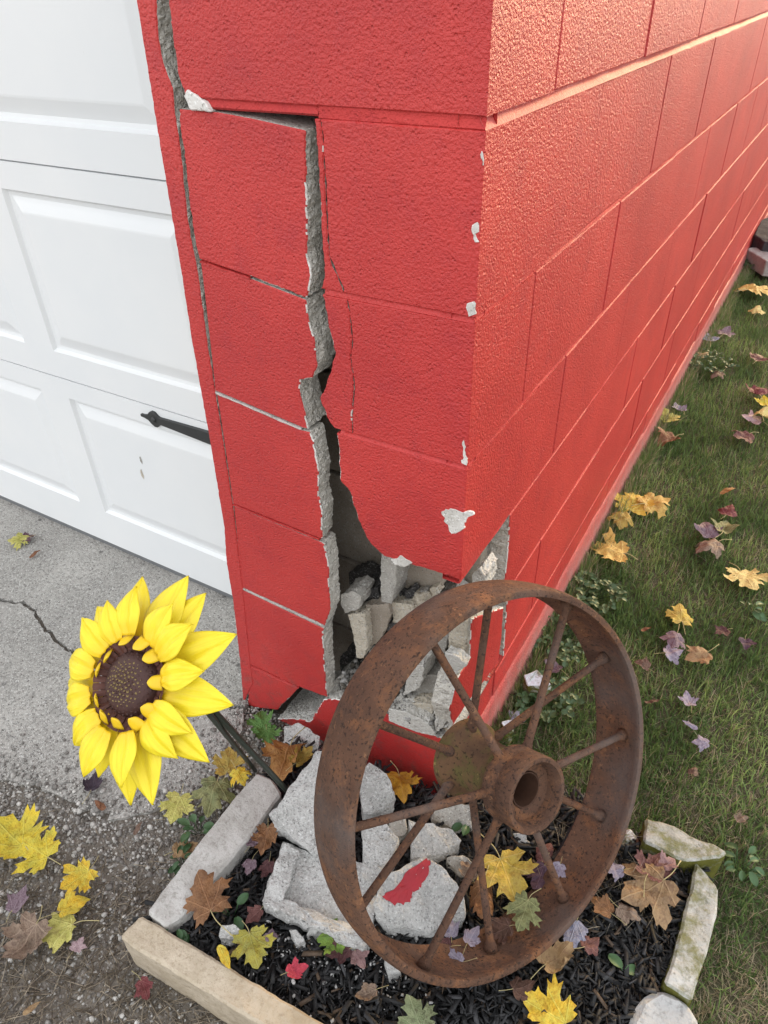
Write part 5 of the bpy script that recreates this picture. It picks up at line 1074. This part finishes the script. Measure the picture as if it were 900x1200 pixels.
N = 90000; x = rng.uniform(.9, 7, N); y = rng.uniform(-2, 9, N); k = x > .95+.30*np.clip(y, 0, 6)-.25; x, y = x[k], y[k]; n = len(x); t = rng.uniform(0, 1, (n, 1))
cols = np.where(rng.uniform(0, 1, (n, 1)) < .25, s1+(s2-s1)*t, g1+(g2-g1)*t*.8)
tag(blades('grass', x, y, np.full(n, -.06), rng.uniform(.03, .07, n), np.full(n, .0075), .8, cols, 'grass', rng), 'lawn grass further out from the garage', 'grass', kind='stuff')

def slab_dist(x, y):
    P = np.array(SLAB_EDGE); d = np.full(len(x), 9.)
    for a, b in zip(P, P[1:]):
        ab = b-a; t = np.clip(((x-a[0])*ab[0]+(y-a[1])*ab[1])/(ab@ab), 0, 1); d = np.minimum(d, np.hypot(x-a[0]-t*ab[0], y-a[1]-t*ab[1]))
    return d
N = 75000; x = rng.uniform(-1.0, -.1, N); y = rng.uniform(-1.0, .02, N)
onslab = inpoly(x, y, [(-5, -9), (-1.25, -9), (-1.1, -.75)]+SLAB_EDGE+[(-.5, .26), (-5, .26)]); d = slab_dist(x, y)
pr = np.where(onslab, .45*np.exp(-d/.035)+.006, .60*np.exp(-d/.10)+.12)
k = (rng.uniform(0, 1, N) < pr) & ~inpoly(x, y, BED) & ~on_stone(x, y); x, y, onslab = x[k], y[k], onslab[k]; n = len(x)
iv, if_ = ico(1); sz = np.clip(rng.lognormal(-6.2, .48, n), .0009, .0068); scl = np.c_[sz*rng.uniform(.8, 1.4, n), sz, sz*rng.uniform(.5, .9, n)]
tn = rng.uniform(0, 1, (n, 1))**1.6; cols = np.array((.19, .175, .16))+(np.array((.68, .66, .62))-np.array((.19, .175, .16)))*tn
z = np.where(onslab, np.maximum(DZ, dirt_z(x, y))+sz*.3, dirt_z(x, y)+sz*.25)
tag(scatter('gravel', iv, if_, np.c_[x, y, z], scl, .5, cols, 'pebble', rng, .12), 'loose grey and white gravel along the edge of the concrete', 'gravel', kind='stuff')
# clods of earth
N = 60000; x = rng.uniform(-1.0, .48, N); y = rng.uniform(-1.5, .0, N)
onslab = inpoly(x, y, [(-5, -9), (-1.25, -9), (-1.1, -.75)]+SLAB_EDGE+[(-.5, .26), (-5, .26)])
k = ~onslab & ~inpoly(x, y, BED) & ~on_stone(x, y); x, y = x[k], y[k]; n = len(x); sz = np.clip(rng.lognormal(-6.0, .5, n), .001, .006)
cols = np.array((.10, .088, .075))+rng.uniform(0, 1, (n, 1))*np.array((.18, .16, .14))
tag(scatter('earth_crumbs', iv, if_, np.c_[x, y, dirt_z(x, y)-sz*.2], np.c_[sz, sz, sz*.6], .5, cols, 'pebble', rng, .2), 'brown grey crumbs of earth between the driveway and the border stones', 'earth', kind='stuff')
# dry straw on the earth, denser towards the photographer
N = 40000; x = rng.uniform(-1.0, .48, N); y = rng.uniform(-1.5, .0, N); d = slab_dist(x, y)
onslab = inpoly(x, y, [(-5, -9), (-1.25, -9), (-1.1, -.75)]+SLAB_EDGE+[(-.5, .26), (-5, .26)])
k = ~onslab & ~inpoly(x, y, BED) & ~on_stone(x, y) & (rng.uniform(0, 1, N) < np.clip(d*4.2-.25, .02, .85)); x, y = x[k], y[k]; n = len(x)
cols = np.array((.11, .085, .06))+rng.uniform(0, 1, (n, 1))**1.5*np.array((.30, .26, .20))
ln = rng.uniform(.006, .026, n)
tag(scatter('dry_thatch', BOXV, BOXF, np.c_[x, y, dirt_z(x, y)+rng.uniform(0, .006, n)], np.c_[ln, np.full(n, .0005), np.full(n, .0004)], .22, cols, 'straw', rng), 'dry grass thatch and twigs on the earth at the lower left', 'dry grass', kind='stuff')
# mulch
N = 52000; x = rng.uniform(-.62, .75, N); y = rng.uniform(-.75, .12, N); k = inpoly(x, y, BED) & ~((x < .0) & (y > 0)) & ~on_stone(x, y); x, y = x[k], y[k]; n = len(x)
ln = np.clip(rng.lognormal(-5.0, .6, n), .002, .024); wd = np.clip(ln*rng.uniform(.06, .26, n), .0005, .0034)
cols = np.array((.009, .009, .010))+rng.uniform(0, 1, (n, 1))**4*np.array((.05, .05, .054))
br = rng.uniform(0, 1, n) < .07; cols[br] = np.array((.10, .065, .04))*rng.uniform(.5, 1.3, (br.sum(), 1))
mz = .008+.012*n2(x, y, 9.0, 0)*0+rng.uniform(-.004, .016, n)
tag(scatter('mulch', BOXV, BOXF, np.c_[x, y, mz], np.c_[ln, wd, wd*.5], .38, cols, 'mulch', rng, .12), 'black shredded wood mulch filling the bed around the wheel', 'mulch', kind='stuff')
# crumbs of white block in the mulch
N = 420; cxy = [(c[0], c[1]) for c in [RUBBLE[1][2][4], RUBBLE[1][2][5], RUBBLE[9][2][0], RUBBLE[5][2][6], RUBBLE[16][2][2]]]
ci = rng.integers(0, len(cxy), N); x = np.array([cxy[i][0] for i in ci])+rng.normal(0, .045, N); y = np.array([cxy[i][1] for i in ci])-.02+rng.normal(0, .035, N)
k = inpoly(x, y, BED); x, y = x[k], y[k]; n = len(x); sz = np.clip(rng.lognormal(-6.6, .6, n), .0006, .005)
cols = np.array((.52, .52, .51))+rng.uniform(-.15, .2, (n, 1))
tag(scatter('block_crumbs', iv, if_, np.c_[x, y, rng.uniform(.014, .024, n)], np.c_[sz*1.3, sz, sz*.7], .6, cols, 'pebble', rng, .2), 'white crumbs of broken block sprinkled on the black mulch', 'rubble', kind='stuff')
# grey grit lying in the broken corner
N = 1300; x = rng.uniform(-.25, -.02, N); y = rng.uniform(.0, .15, N); sz = np.clip(rng.lognormal(-5.6, .5, N), .001, .009)
cols = np.array((.20, .19, .175))+rng.uniform(-.12, .2, (N, 1))
g = scatter('loose_grit', iv, if_, np.c_[x, y, .150+rng.uniform(0, .03, N)], np.c_[sz, sz, sz*.7], .6, cols, 'pebble', rng, .2); g.parent = GAR; g['kind'] = 'stuff'
# long dry grass stems beside the wheel
x = rng.normal(.30, .05, 160); y = rng.normal(-.02, .05, 160); n = 160; cols = np.array((.30, .25, .16))+rng.uniform(0, .2, (n, 1))
tag(blades('dry_grass_stems', x, y, np.full(n, .012), rng.uniform(.03, .07, n), np.full(n, .0012), 1.5, cols, 'grass', rng), 'pale dry grass stems matted on the mulch right of the wheel', 'dry grass', kind='stuff')
